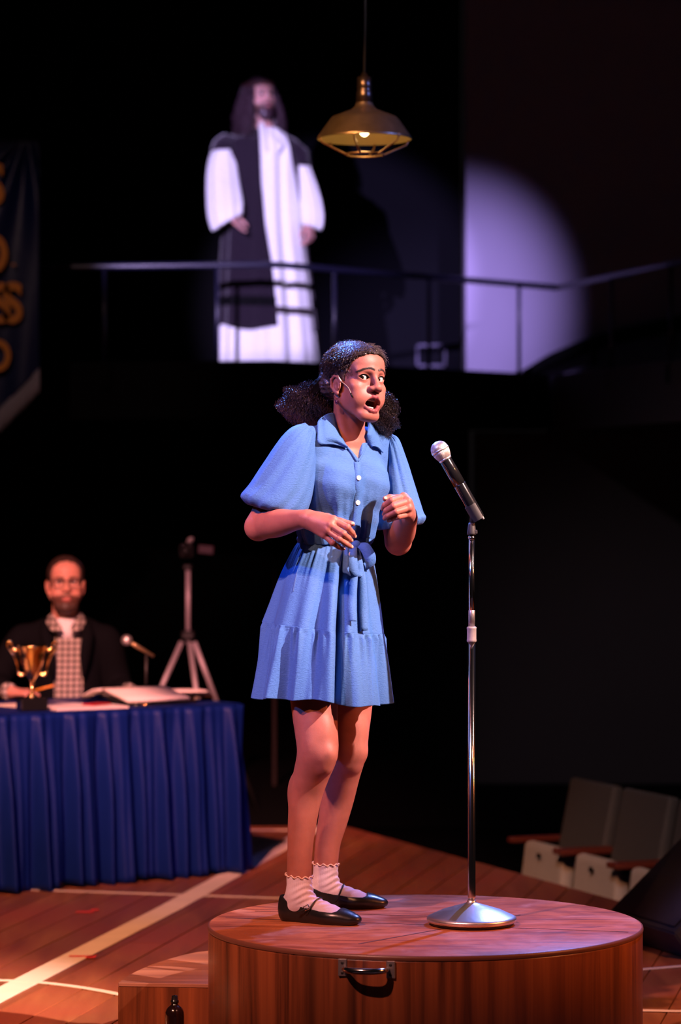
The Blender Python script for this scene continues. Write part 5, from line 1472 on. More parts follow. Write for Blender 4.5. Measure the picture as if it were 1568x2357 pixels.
for xs, W in (([(822, 1258), (829, 1300), (835, 1345), (836, 1400), (838, 1452)], (1, 0, 0.1)), ([(819, 1258), (818, 1300), (814, 1345), (810, 1400), (812, 1430)], (1, 0, -0.05))):
    pts = []
    for i, (px, py) in enumerate(xs): pts.append(P(px, py, min(zsurf(bk, px - 8, py), zsurf(bk, px + 8, py), zsurf(bk, px, py)) - 0.008 if i else z0b - 0.006))
    V, F = ribbon(pts, W, [0.012, 0.018, 0.022, 0.024, 0.022], 0.0016); bw.raw(V, F, 0, True)
bw.ell(bp(820, 1254, -0.006), (0.014, 0.010, 0.013), None, 16)
bw.build('bow', MT['dress'], dr)
for px, py in ((696, 1242), (846, 1251)):
    zz = zsurf(bb, px, py) - 0.004
    V, F = ribbon([P(px + 2, py - 14, zz + .004), P(px, py - 10, zz - 0.002), P(px - 1, py, zz - .003), P(px - 2, py + 12, zz - 0.002), P(px - 2, py + 17, zz + .004)], (1, 0.2, 0), 0.009, 0.0016, 12); MB().raw(V, F).build('belt_loop', MT['dress'], dr)
# collar wings
def wing(inner, outer, nm):
    a = spline([list(P(x_, y_, (zsurf(bvs, x_, y_) + o_ if o_ < 1 else o_))) for x_, y_, o_ in inner], 24); b = spline([list(P(x_, y_, (zsurf(bvs, x_, y_) + o_ if o_ < 1 else o_))) for x_, y_, o_ in outer], 24)
    G = np.zeros((24, 10, 3))
    for j in range(10):
        t = j / 9; G[:, j] = a + (b - a) * t; G[:, j, 1] -= 0.012 * math.sin(math.pi * min(1, t * 1.15 + 0.1)) ; G[:, j, 2] += 0.004 * math.sin(math.pi * t)
    MB().grid(G).build(nm, MT['dress'], dr, solid=0.0022)
wing([(768, 951, -.010), (771, 964, -.010), (775, 981, -.010), (782, 998, -.010), (790, 1014, -.008), (800, 1031, -.006)], [(738, 962, -.004), (731, 972, -.006), (731, 996, -.008), (734, 1021, -.010), (766, 1023, -.012), (800, 1032, -.010)], 'collar')
wing([(847, 971, 8.372), (847, 984, 8.345), (845, 998, 8.315), (844, 1010, -.008), (848, 1019, -.008), (856, 1030, -.008)], [(856, 972, 8.385), (865, 984, 8.372), (872, 1002, -.006), (879, 1024, -.010), (883, 1043, -.012), (872, 1026, -.010)], 'collar')
# neckline facing edges down to the first button
for xs in ([(800, 1031), (808, 1040), (815, 1051), (822, 1062)], [(846, 1016), (840, 1032), (833, 1048), (824, 1062)]):
    MB().tube(spline([list(P(a, b, zsurf(bv, a + (-3 if xs[0][0] < 820 else 3), b) - 0.003)) for a, b in xs], 14), 0.0028, 6).build('neckline_edge', MT['dress'], dr)
# button placket and buttons
pl_pts = [P(x_, y_, zsurf(bv, x_, y_) - 0.0015) for x_, y_ in ((823, 1064), (825, 1090), (825, 1120), (824, 1150), (822, 1185), (819, 1215), (816, 1232))]
V, F = ribbon(pl_pts, (0.80, 0.60, 0), 0.026, 0.003, 40); MB().raw(V, F).build('placket', MT['dress'], dr)
for px, py, bvx in ((826, 1100, bv), (824, 1157, bv), (808, 1276, bk), (809, 1343, bk)):
    zz = zsurf(bvx, px, py) - (0.0085 if bvx is bv else 0.003)
    nn = Vector((0.45, -0.9, 0.05)).normalized(); Mb_ = Matrix.Translation(P(px, py, zz)) @ nn.to_track_quat('Z', 'Y').to_matrix().to_4x4()
    bo_ = MB().lathe([(0.0, -0.0012), (0.0066, -0.0012), (0.0072, 0.0), (0.0070, 0.0012), (0.0056, 0.0016), (0.005, 0.0010), (0.0, 0.0010)], 22, Mb_).build('button', MT['pearl'], dr)
# pocket seam
q_ = [P(x_, y_, zsurf(bk, x_, y_) - 0.001) for x_, y_ in ((697, 1262), (690, 1290), (683, 1320), (678, 1345), (675, 1362))]
MB().tube(spline([list(p) for p in q_], 20), [0.0009] * 20, 5).build('pocket_seam', mat('blue_seam', (0.05, 0.11, 0.30), 0.8), dr)

# ================================================================== SOCKS AND SHOES
def foot(heel, toe, legrows, ank, top_h, tilt, nm, buckle):
    heel = np.array([heel[0], heel[1], PH]); toe = np.array([toe[0], toe[1], PH]); d = toe - heel; L = np.linalg.norm(d); d /= L
    n_ = np.cross([0, 0, 1], d); R_ = np.stack([d, n_, np.array([0, 0, 1.0])], 1)
    k = L / 0.262
    def prims(S, o, ankle=True):
        S.ell((0.041 * k, 0, 0.036), (0.037 + o, 0.031 + o, 0.041 + o), 0.012)
        S.cone((0.075 * k, 0, 0.052), (0.165 * k, 0, 0.028), 0.034 + o, 0.026 + o, 0.012)
        S.ell((0.172 * k, 0, 0.021), (0.058 + o, 0.042 + o, 0.024 + o), 0.014)
        S.ell((0.212 * k, 0, 0.016), (0.046 + o, 0.029 + o, 0.0165 + o), 0.014)
    loc = lambda p: R_.T @ (np.array(p) - heel)
    S = SDF((-0.02, -0.06, -0.004), (0.285, 0.06, 0.165), 0.0016)
    prims(S, 0.0)
    a_ = loc(ank); t_ = loc(legrows[-1][0]); S.cone(a_ - np.array([0, 0, 0.02]), a_, 0.034, 0.0365, 0.02); S.cone(a_, a_ + (t_ - a_) * 1.4, 0.0365, 0.0365, 0.012)
    sl, x, y, z = S.reg((-9, -9, -9), (9, 9, 9))
    wr = np.clip((z - 0.045) / 0.02, 0, 1) * np.clip((0.120 - z) / 0.02, 0, 1)
    S.F = (S.F + 0.0013 * wr * np.sin((z - 0.45 * x) * 330 + 3 * np.sin(y * 60)) * np.clip((x - 0.05) / 0.04, 0.15, 1) + 0.00028 * np.sin(np.arctan2(y, x - a_[0]) * 40) * np.clip((z - 0.05) / 0.03, 0, 1)).astype(np.float32)
    S.comb(sl, (z - top_h - tilt * (x - a_[0]) + 0 * y).astype(np.float32), 0, 'i')
    S.comb(sl, (0.004 - z + 0 * x + 0 * y).astype(np.float32), 0, 'i')
    V, Q = S.mesh(); so = sdf_obj('sock', [(to_world(V, R_, heel), Q)], MT['sock'], pw)
    cc = a_ + (t_ - a_) * ((top_h - a_[2]) / (t_[2] - a_[2])); rp = []
    for i in range(121):
        t = 2 * math.pi * i / 120; r = 0.0378 + 0.0022 * math.sin(11 * t)
        rp.append(R_ @ np.array([cc[0] + r * math.cos(t), cc[1] + r * math.sin(t), top_h + tilt * r * math.cos(t) + 0.0028 * math.cos(11 * t) + 0.002]) + heel)
    MB().tube(rp, 0.0021, 6).build('ruffle_edge', mat(nm + '_sock_edge', (0.62, 0.42, 0.36), 0.8), so)
    # shoe
    S = SDF((-0.02, -0.06, -0.004), (0.29, 0.06, 0.10), 0.0015)
    prims(S, 0.0042)
    S.ell((0.044 * k, 0, 0.060), (0.039, 0.033, 0.03), 0.01)
    S.cone((0.036 * k, 0, 0.020), (0.165 * k, 0, 0.020), 0.0305, 0.038, 0.01)
    sl, x, y, z = S.reg((-9, -9, -9), (9, 9, 9))
    top = np.interp(np.asarray(x).ravel() / k, [-0.02, 0.0, 0.03, 0.06, 0.10, 0.15, 0.188, 0.200, 0.206], [0.078, 0.076, 0.066, 0.054, 0.044, 0.037, 0.036, 0.040, 0.2])[:, None, None]
    inner = SDF((-0.02, -0.06, -0.004), (0.29, 0.06, 0.10), 0.0015); prims(inner, 0.0010)
    S.F = np.maximum(S.F, -np.maximum(inner.F, 0.004 - z + 0 * x + 0 * y)).astype(np.float32)
    S.comb(sl, (z - top + 0 * y).astype(np.float32), 0, 'i'); S.comb(sl, (0.0008 - z + 0 * x + 0 * y).astype(np.float32), 0, 'i')
    V, Q = S.mesh(); sh = sdf_obj('shoe', [(to_world(V, R_, heel), Q)], MT['leather'], pw)
    # strap
    xs_ = 0.113 * k; pts = []
    for i in range(19):
        t = math.radians(-12 + 204 * i / 18); pts.append(R_ @ np.array([xs_ + 0.016 * math.sin(t), -0.0375 * math.cos(t), 0.032 + 0.0385 * math.sin(t)]) + heel)
    V, F = ribbon(pts, tuple(R_ @ np.array([0.85, 0, 0.5])), 0.0075, 0.002, 30); MB().raw(V, F).build('strap', MT['leather'], sh)
    if buckle:
        c = R_ @ np.array([xs_ - 0.002, -0.0405, 0.046]) + heel
        Rb = Matrix(R_.tolist()) @ Matrix.Rotation(math.radians(-28), 3, 'Y')
        fr_ = MB()
        for dx_, dz_, sx_, sz_ in ((-0.008, 0, 0.0022, 0.014), (0.008, 0, 0.0022, 0.014), (0, 0.006, 0.017, 0.0022), (0, -0.006, 0.017, 0.0022)):
            fr_.box(Vector(c) + Rb @ Vector((dx_, 0, dz_)), (sx_, 0.003, sz_), Rb, bevel=0.0006)
        fr_.build('buckle', MT['chrome'], sh)
        V, F = ribbon([R_ @ np.array([xs_ - 0.004, -0.0425, 0.042]) + heel, R_ @ np.array([xs_ - 0.016, -0.046, 0.036]) + heel, R_ @ np.array([xs_ - 0.030, -0.047, 0.031]) + heel], tuple(R_ @ np.array([0.4, 0, 0.9])), 0.0075, 0.0016, 8); MB().raw(V, F).build('strap_end', MT['leather'], sh)
foot((-0.176, 8.268), (0.058, 8.142), rowsR, r_an, 0.128, -0.10, 'near', True)
foot((-0.120, 8.512), (0.140, 8.505), rowsL, l_an, 0.128, -0.06, 'far', False)

# ================================================================== HANDS FOR THE OTHER TWO
def simple_hand(S, wrist, d, n, thumb, sc=1.0, curl=0.35):
    """d: towards the fingers, n: back of the hand, thumb: +1/-1 side"""
    d = np.array(d, float); d /= np.linalg.norm(d); n = np.array(n, float); n -= d * (d @ n); n /= np.linalg.norm(n); s = np.cross(n, d) * thumb
    wrist = np.array(wrist, float); out = []
    for i in range(4):
        o = (1.5 - i) * 0.0195 * sc
        a = wrist + s * o * 0.6 + d * 0.015 * sc; m = wrist + s * o + d * (0.088 - 0.004 * abs(i - 1)) * sc
        S.cone(a, m, 0.0145 * sc, 0.0118 * sc, 0.012)
        L = [0.075, 0.083, 0.077, 0.060][i] * sc; p = m; c = 0.0; pts = [m]; rs = [0.0108 * sc]
        for j, f in enumerate((0.46, 0.31, 0.23)):
            c += curl * (1 + 0.15 * i); p = p + (d * math.cos(c) - n * math.sin(c)) * L * f; pts.append(p); rs.append((0.0098 - 0.0012 * j) * sc)
        S.chain(pts, rs, 0.003)
    t0 = wrist + s * 0.022 * sc + d * 0.018 * sc; t1 = t0 + (s * 0.75 + d * 0.7 - n * 0.25) * 0.042 * sc; t2 = t1 + (s * 0.35 + d * 0.9 - n * 0.3) * 0.032 * sc; t3 = t2 + (s * 0.1 + d * 0.95 - n * 0.3) * 0.024 * sc
    S.chain([t0, t1, t2, t3], [0.016 * sc, 0.0125 * sc, 0.0105 * sc, 0.0085 * sc], 0.006)
def piece_col(S, c):
    V, Q = S.mesh(); return (V, Q), np.tile(np.array(c, float), (len(V), 1))

# ================================================================== SEATED MAN AT THE TABLE
MZ = 13.42
pm = empty('person', tuple(P(155, 1640, MZ))); pm.location.z = 0.02
tag(pm, 'seated man with glasses and dark blazer behind the blue table', 'person')
SKM = (0.52, 0.24, 0.18)
RM, HM = head_frame(P(151, 1338, 13.36), 8, -2, 0)
SCM = 1.10
S, lips = head_sdf(0.0026, False, 0.0, None); S.cone((0, -0.015, -0.05), (0, -0.03, -0.150), 0.054, 0.056, 0.02)
V, Q = S.mesh()
def beard_m(V):
    wt = smooth01(-V[:, 2] + 0.35 * (V[:, 1] - 0.05), 0.058, 0.074) * (V[:, 1] > 0.0) * (V[:, 2] > -0.125); return wt * 0.85, (0.045, 0.018, 0.012)
C = head_colors(V, lips, SKM, (0.42, 0.14, 0.12), (0.06, 0.025, 0.015), [(0.012, 0.09, 0.020), (0.03, 0.085, 0.022), (0.048, 0.07, 0.017)], beard_m, False)
pcs = [(to_world(V * SCM, RM, HM), Q)]; cls = [C]
nbm = np.array(P(152, 1432, 13.40))
S = SDF(nbm - 0.12, nbm + 0.12, 0.005); S.cone(to_world(np.array([0, -0.02, -0.10]) * SCM, RM, HM), nbm + np.array([0, 0.02, -0.05]), 0.058, 0.070, 0.02)
a_, c_ = piece_col(S, SKM); pcs.append(a_); cls.append(c_)
hw_l = np.array(P(30, 1594, 13.08)); hw_r = np.array(P(306, 1596, 13.20))
S = SDF(hw_l + np.array([-0.10, -0.15, -0.09]), hw_l + np.array([0.20, 0.10, 0.12]), 0.0028)
simple_hand(S, hw_l, (0.9, -0.35, 0.02), (0.05, -0.2, 1), 1, 0.95, 0.62); S.cone(hw_l, hw_l + np.array([-0.07, 0.06, 0.01]), 0.027, 0.032, 0.01)
a_, c_ = piece_col(S, SKM); pcs.append(a_); cls.append(c_)
S = SDF(hw_r + np.array([-0.14, -0.16, -0.09]), hw_r + np.array([0.16, 0.12, 0.12]), 0.0028)
simple_hand(S, hw_r, (0.55, -0.75, 0.05), (-0.1, -0.1, 1), -1, 0.95, 0.55); S.cone(hw_r, hw_r + np.array([-0.05, 0.08, 0.01]), 0.027, 0.032, 0.01)
a_, c_ = piece_col(S, SKM); pcs.append(a_); cls.append(c_)
S = SDF(P(-60, 1760, MZ) + Vector((0, -0.45, 0)), P(360, 1400, MZ) + Vector((0, 0.22, 0)), 0.009)
S.ell(P(155, 1510, MZ), (0.15, 0.085, 0.17), 0.05); S.ell(P(155, 1610, MZ), (0.13, 0.09, 0.20), 0.05); S.cone(nbm + np.array([0, 0.02, -0.05]), P(155, 1500, MZ), 0.06, 0.08, 0.03)
for sh_p, el_p, wr_p in (((52, 1470, MZ), (-8, 1568, 13.36), hw_l), ((246, 1475, MZ), (272, 1578, 13.42), hw_r)):
    S.cone(P(150, 1465, MZ), P(*sh_p), 0.045, 0.042, 0.02); S.chain([np.array(P(*sh_p)), np.array(P(*el_p)), wr_p], [0.042, 0.036, 0.024], 0.01)
a_, c_ = piece_col(S, SKM); pcs.append(a_); cls.append(c_)
sdf_obj('body', pcs, MT['skin'], pm, cls)
def hm2(u, v, w_): return to_world(np.array([[u, v, w_]]) * SCM, RM, HM)[0]
for s in (-1, 1): eyeball(pm, hm2(s * 0.031, 0.0655, 0.0), (0.15, -1, 0), 0.0149 * SCM)
# hair, beard
S = SDF((-0.095, -0.12, -0.09), (0.095, 0.10, 0.125), 0.003)
S.ell((0, -0.010, 0.028), (0.0775, 0.098, 0.0800), 0.01); S.ell((0, 0.100, 0.00), (0.085, 0.095, 0.096), 0.008, 's'); S.ell((0, 0.02, -0.09), (0.12, 0.13, 0.05), 0.01, 's')
for s in (-1, 1): S.ell((s * 0.085, 0.01, -0.03), (0.03, 0.036, 0.045), 0.006, 's')
sl, x, y, z = S.reg((-9, -9, -9), (9, 9, 9)); S.F = (S.F + 0.0022 * np.sin(x * 210 + z * 90) * np.sin(y * 150)).astype(np.float32)
V, Q = S.mesh(); sdf_obj('hair', [(to_world(V * SCM, RM, HM), Q)], mat('short_brown_hair', (0.03, 0.014, 0.010), 0.5), pm)
S = SDF((-0.08, -0.01, -0.16), (0.08, 0.12, -0.03), 0.003)
S.ell((0, 0.056, -0.104), (0.042, 0.040, 0.030), 0.01); S.cone((-0.058, 0.005, -0.045), (-0.03, 0.06, -0.10), 0.008, 0.016, 0.02); S.cone((0.058, 0.005, -0.045), (0.03, 0.06, -0.10), 0.008, 0.016, 0.02)
S.chain([(-0.024, 0.083, -0.068), (-0.012, 0.094, -0.055), (0.012, 0.094, -0.055), (0.024, 0.083, -0.068)], [0.004, 0.005, 0.005, 0.004], 0.004)
S.ell((0, 0.10, -0.067), (0.02, 0.02, 0.008), 0.003, 's')
sl, x, y, z = S.reg((-9, -9, -9), (9, 9, 9)); S.F = (S.F + 0.0016 * np.sin(x * 260) * np.sin(z * 240 + y * 100)).astype(np.float32)
V, Q = S.mesh(); sdf_obj('beard', [(to_world(V * SCM, RM, HM), Q)], mat('brown_beard', (0.045, 0.018, 0.012), 0.6), pm)
gl = MB()
for s in (-1, 1):
    gl.tube([hm2(s * 0.033 + 0.024 * math.copysign(abs(math.cos(t)) ** 0.6, math.cos(t)), 0.096 - 0.004 * abs(math.cos(t)) * (1 if s * math.cos(t) > 0 else 0), -0.002 + 0.018 * math.copysign(abs(math.sin(t)) ** 0.7, math.sin(t))) for t in np.linspace(0, 2 * math.pi, 29)], 0.0022, 6)
    gl.tube([hm2(s * 0.057, 0.092, 0.006), hm2(s * 0.074, 0.05, 0.008), hm2(s * 0.080, 0.0, 0.002)], 0.0018, 6)
gl.tube([hm2(-0.009, 0.097, 0.006), hm2(0, 0.101, 0.009), hm2(0.009, 0.097, 0.006)], 0.002, 6)
gl.build('glasses', MT['plastic'], pm)
# clothes
def mtorso(S, o):
    S.ell(P(155, 1510, MZ), (0.185 + o, 0.115 + o, 0.20 + o), 0.05); S.ell(P(155, 1610, MZ - .02), (0.17 + o, 0.135 + o, 0.22 + o), 0.05)
    for s, px in ((-1, 62), (1, 236)):
        S.cone(P(150, 1448, MZ), P(px, 1470, MZ), 0.07 + o, 0.065 + o, 0.04)
S = SDF(P(20, 1760, MZ) + Vector((0, -0.22, 0)), P(300, 1405, MZ) + Vector((0, 0.2, 0)), 0.006); mtorso(S, -0.012)
S.cone(np.array(P(152, 1435, 13.40)), np.array(P(152, 1450, 13.42)), 0.078, 0.085, 0.02)
S.cone(np.array(P(152, 1425, 13.36)) + np.array([0, -0.02, 0.02]), np.array(P(156, 1455, 13.33)), 0.052, 0.020, 0.004, 's')
m, nt, b_ = new_mat('checked_shirt')
tcn = N(nt, 'ShaderNodeTexCoord'); sp = N(nt, 'ShaderNodeSeparateXYZ'); nt.links.new(tcn.outputs['Object'], sp.inputs[0])
def stripe(sock, freq, thr):
    a1 = N(nt, 'ShaderNodeMath', operation='MULTIPLY'); a1.inputs[1].default_value = freq; nt.links.new(sock, a1.inputs[0])
    a2 = N(nt, 'ShaderNodeMath', operation='FRACT'); nt.links.new(a1.outputs[0], a2.inputs[0])
    a3 = N(nt, 'ShaderNodeMath', operation='GREATER_THAN'); a3.inputs[1].default_value = thr; nt.links.new(a2.outputs[0], a3.inputs[0]); return a3.outputs[0]
cc_ = mixc(nt, stripe(sp.outputs[0], 36, 0.60), (0.44, 0.37, 0.33), (0.10, 0.085, 0.08)); cc_ = mixc(nt, stripe(sp.outputs[2], 36, 0.60), cc_, (0.10, 0.08, 0.075)); nt.links.new(cc_, b_.inputs['Base Color']); b_.inputs['Roughness'].default_value = 0.85
SHIRT = m
V, Q = S.mesh(); sh_ = sdf_obj('shirt', [(V, Q)], SHIRT, pm)
for s in (-1, 1):
    pts = [P(152 + s * 36, 1412, 13.42), P(152 + s * 38, 1424, 13.34), P(152 + s * 26, 1442, 13.28), P(152 + s * 12, 1450, 13.265)]
    V_, F_ = ribbon(pts, (s * 0.75, -0.2, -0.65), [0.03, 0.045, 0.05, 0.02], 0.003, 16); MB().raw(V_, F_).build('collar', SHIRT, sh_)
S = SDF(P(115, 1475, 13.3) + Vector((0, -0.12, 0)), P(190, 1410, 13.4) + Vector((0, 0.1, 0)), 0.004); S.cone(np.array(P(152, 1436, 13.385)), np.array(P(155, 1452, 13.36)), 0.058, 0.05, 0.01)
V, Q = S.mesh(); sdf_obj('undershirt', [(V, Q)], MT['white_tee'], pm)
def sleeve_pts(sh, el, wr): return [np.array(P(*sh)), np.array(P(*el)), np.array(wr)]
S = SDF(P(-60, 1760, MZ) + Vector((0, -0.45, 0)), P(360, 1405, MZ) + Vector((0, 0.22, 0)), 0.0065); mtorso(S, 0.0)
sl, x, y, z = S.reg((-99, -99, -99), (99, 99, 99))
xc = (158 - CXP) / FPX * 13.3
S.comb(sl, (np.maximum(np.abs(x - xc) - 0.066 + 0.05 * np.clip(z - 1.05, 0, 1), y - 13.40) + 0 * z).astype(np.float32), 0.006, 's')
S.cone(np.array(P(152, 1400, 13.40)), np.array(P(152, 1440, 13.40)), 0.10, 0.085, 0.01, 's')
for sh, el, wr in (((52, 1470, MZ), (-8, 1568, 13.36), hw_l + np.array([-0.045, 0.04, 0.008])), ((246, 1475, MZ), (272, 1578, 13.42), hw_r + np.array([-0.035, 0.055, 0.006]))):
    a, b, c = sleeve_pts(sh, el, wr); limb(S, [a, b, c], [0.066, 0.056, 0.043], 20, 0.02)
V, Q = S.mesh(); jk = sdf_obj('jacket', [(V, Q)], MT['jacket'], pm)
for s in (-1, 1):
    pts = [P(152 + s * 48, 1425, 13.36), P(152 + s * 50, 1460, 13.29), P(156 + s * 40, 1510, 13.27), P(158 + s * 34, 1560, 13.26)]
    V_, F_ = ribbon(pts, (1, 0.25 * s, 0.0), [0.03, 0.055, 0.05, 0.012], 0.004, 16); MB().raw(V_, F_).build('lapel', MT['jacket'], jk)
for wpt, dd in ((hw_l, np.array([-0.07, 0.06, 0.01])), (hw_r, np.array([-0.05, 0.08, 0.01]))):
    MB().tube([wpt + dd * 0.12, wpt + dd * 0.55], [0.038, 0.042], 16).build('shirt_cuff', SHIRT, sh_)
# chair behind him, mostly out of sight
# pencil in his hand
a_, b__ = P(78, 1590, 12.96), P(127, 1577, 12.94)
pc = empty('pencil', a_)
MB().tube([a_, b__ - (b__ - a_) * 0.1], 0.0048, 6).build('shaft', MT['pencil'], pc); MB().tube([b__ - (b__ - a_) * 0.1, b__], 0.0046, 8).build('eraser', mat('pink_eraser', (0.5, 0.2, 0.12), 0.7), pc)
tag(pc, 'yellow pencil held by the seated man beside the trophy', 'pencil')

# ================================================================== ROBED MAN ON THE BALCONY
BZ2 = 18.85
pj = empty('person', (P(615, 840, BZ2).x, BZ2, HB))
tag(pj, 'bearded long haired man in white robe standing on the balcony', 'person')
SKJ = (0.55, 0.30, 0.25)
RJ, HJ = head_frame(P(597, 222, BZ2 - 0.02), 32, 4, -3); SCJ = 1.12
S, lips = head_sdf(0.003, False, 0.0, None); S.cone((0, -0.015, -0.05), (0, -0.03, -0.150), 0.052, 0.056, 0.02)
V, Q = S.mesh(); C = head_colors(V, lips, SKJ, (0.35, 0.13, 0.13), (0.03, 0.015, 0.015), [(0.012, 0.09, 0.020), (0.03, 0.085, 0.022), (0.048, 0.07, 0.017)], beard_m, False)
pcs = [(to_world(V * SCJ, RJ, HJ), Q)]; cls = [C]
def jp(px, py, dz=0.0): return np.array(P(px, py, BZ2 + dz))
S = SDF(jp(560, 345) - 0.1, jp(680, 260) + 0.12, 0.005); S.cone(to_world(np.array([0, -0.02, -0.10]) * SCJ, RJ, HJ), jp(612, 312, -0.01), 0.058, 0.072, 0.02); S.ell(jp(622, 330, -0.05), (0.07, 0.05, 0.06), 0.03)
a_, c_ = piece_col(S, SKJ); pcs.append(a_); cls.append(c_)
wl_, wr_ = jp(536, 490, -0.26), jp(713, 515, -0.10)
S = SDF(wl_ + np.array([-0.12, -0.16, -0.24]), wl_ + np.array([0.24, 0.12, 0.12]), 0.003)
simple_hand(S, wl_, (0.30, -0.35, -0.80), (-0.75, 0.45, -0.35), -1, 1.0, 0.22); S.cone(wl_, wl_ + np.array([-0.03, 0.08, 0.08]), 0.028, 0.034, 0.01)
a_, c_ = piece_col(S, SKJ); pcs.append(a_); cls.append(c_)
S = SDF(wr_ + np.array([-0.14, -0.14, -0.24]), wr_ + np.array([0.14, 0.14, 0.14]), 0.003)
simple_hand(S, wr_, (0.05, -0.15, -1.0), (0.75, -0.6, -0.1), -1, 1.0, 0.5); S.cone(wr_, wr_ + np.array([0.0, 0.03, 0.1]), 0.028, 0.034, 0.01)
a_, c_ = piece_col(S, SKJ); pcs.append(a_); cls.append(c_)
S = SDF(jp(470, 850) + np.array([0, -0.4, 0]), jp(760, 285) + np.array([0, 0.25, 0]), 0.011)
S.cone(jp(612, 312, -0.01), jp(610, 480), 0.07, 0.11, 0.03); S.cone(jp(608, 480), jp(610, 600), 0.11, 0.12, 0.03)
for dx in (-28, 32): S.cone(jp(610 + dx, 580), jp(612 + dx, 838), 0.07, 0.045, 0.03)
for sp_, ep_, wp_ in ((jp(535, 345), jp(515, 440, -0.06), wl_), (jp(682, 350), jp(712, 440, 0.0), wr_)):
    S.cone(jp(610, 335), sp_, 0.055, 0.05, 0.02); S.chain([sp_, ep_, wp_], [0.048, 0.04, 0.026], 0.01)
a_, c_ = piece_col(S, SKJ); pcs.append(a_); cls.append(c_)
sdf_obj('body', pcs, MT['skin'], pj, cls)
def hj(u, v, w_): return to_world(np.array([[u, v, w_]]) * SCJ, RJ, HJ)[0]
for s in (-1, 1): eyeball(pj, hj(s * 0.031, 0.0655, 0.0), (0.5, -1, 0.1), 0.0149 * SCJ)
# hair
S = SDF((-0.13, -0.14, -0.24), (0.13, 0.11, 0.13), 0.004)
S.ell((0, -0.012, 0.028), (0.083, 0.103, 0.084), 0.01)
for s in (-1, 1): S.cone((s * 0.070, -0.01, 0.02), (s * 0.098, -0.005, -0.19), 0.026, 0.030, 0.03)
S.cone((0, -0.06, 0.0), (0, -0.085, -0.20), 0.05, 0.05, 0.05)
S.ell((0, 0.100, -0.015), (0.072, 0.098, 0.098), 0.008, 's')
sl, x, y, z = S.reg((-9, -9, -9), (9, 9, 9)); S.F = (S.F + 0.005 * np.sin(x * 110 + 2 * np.sin(z * 60)) * np.sin(z * 75 + x * 30)).astype(np.float32)
V, Q = S.mesh(); lst = []
r_ = np.random.default_rng(15)
for i in range(420):
    t = r_.uniform(0.80, 2 * math.pi - 0.80) + math.pi / 2
    top = np.array([0.078 * math.cos(t), 0.092 * math.sin(t) - 0.012, r_.uniform(0.0, 0.08)])
    L = r_.uniform(0.16, 0.29); n_ = 30; p0 = r_.uniform(0, 6.28) * 0.3 + round(t * 4) * 1.7; am = r_.uniform(0.014, 0.026); fq = r_.uniform(6, 8)
    pts = []
    for j in range(n_):
        q = j / (n_ - 1); spread = 1 + 0.75 * q ** 0.7
        pts.append(np.array([top[0] * spread + am * math.sin(fq * q * 3 + p0) * q, top[1] * spread - 0.01 * q + am * math.cos(fq * q * 3 + p0) * q, top[2] - L * q]))
    lst.append(np.array(pts))
V_, F_ = strands_mesh(lst, 0.0036)
sdf_obj('hair', [(to_world(V * SCJ, RJ, HJ), Q), (to_world(V_ * SCJ, RJ, HJ), F_)], MT['hair2'], pj)
S = SDF((-0.08, -0.01, -0.18), (0.08, 0.12, -0.03), 0.0035)
S.ell((0, 0.058, -0.112), (0.046, 0.042, 0.042), 0.01); S.cone((-0.058, 0.005, -0.040), (-0.03, 0.06, -0.10), 0.010, 0.018, 0.02); S.cone((0.058, 0.005, -0.040), (0.03, 0.06, -0.10), 0.010, 0.018, 0.02)
S.chain([(-0.026, 0.083, -0.072), (-0.012, 0.095, -0.054), (0.012, 0.095, -0.054), (0.026, 0.083, -0.072)], [0.005, 0.006, 0.006, 0.005], 0.004)
S.ell((0, 0.10, -0.067), (0.016, 0.02, 0.006), 0.003, 's')
V, Q = S.mesh(); sdf_obj('beard', [(to_world(V * SCJ, RJ, HJ), Q)], MT['hair2'], pj)
cwn = MB()
for k in range(3):
    cwn.tube([hj((0.086 + 0.004 * math.sin(5 * t + k * 2)) * math.cos(t), -0.010 + (0.106 + 0.004 * math.cos(7 * t + k)) * math.sin(t), 0.062 + 0.010 * math.sin(3 * t + k * 2.1)) for t in np.linspace(0, 2 * math.pi, 49)], 0.0045, 6)
cwn.build('crown', MT['crown'], pj)
# robe
frb_ = folds([7, 12, 17], [0.5, 0.45, 0.3], 31)
def robe_fold(phi, s): return 0.026 * frb_(phi) * (0.25 + 0.75 * s)
ROBE = [(590, 296, 640, 296, BZ2 - 0.01, 0.065), (560, 312, 660, 312, BZ2 - 0.01, 0.09), (515, 335, 690, 338, BZ2, 0.125), (524, 420, 690, 425, BZ2 - 0.01, 0.14), (516, 520, 698, 525, BZ2 - 0.01, 0.16), (510, 620, 711, 625, BZ2 - 0.01, 0.185), (506, 720, 724, 728, BZ2 - 0.01, 0.205), (501, 843, 736, 846, BZ2 - 0.01, 0.22)]
GJ = loft(ROBE, 220, 80, robe_fold)
rb_ = MB().grid(GJ, False, True).build('robe', MT['robe_white'], pj, solid=0.004)
GT = GJ[66:69] + 0
cen = GT.mean(1, keepdims=True); GT = cen + (GT - cen) * np.array([1.012, 1.02, 1.0])
GT[0, :, 2] = GT[1, :, 2] + 0.024; GT[2, :, 2] = GT[1, :, 2] - 0.024
MB().grid(GT, False, True).build('hem_band', MT['trim_dark'], rb_, solid=0.004)
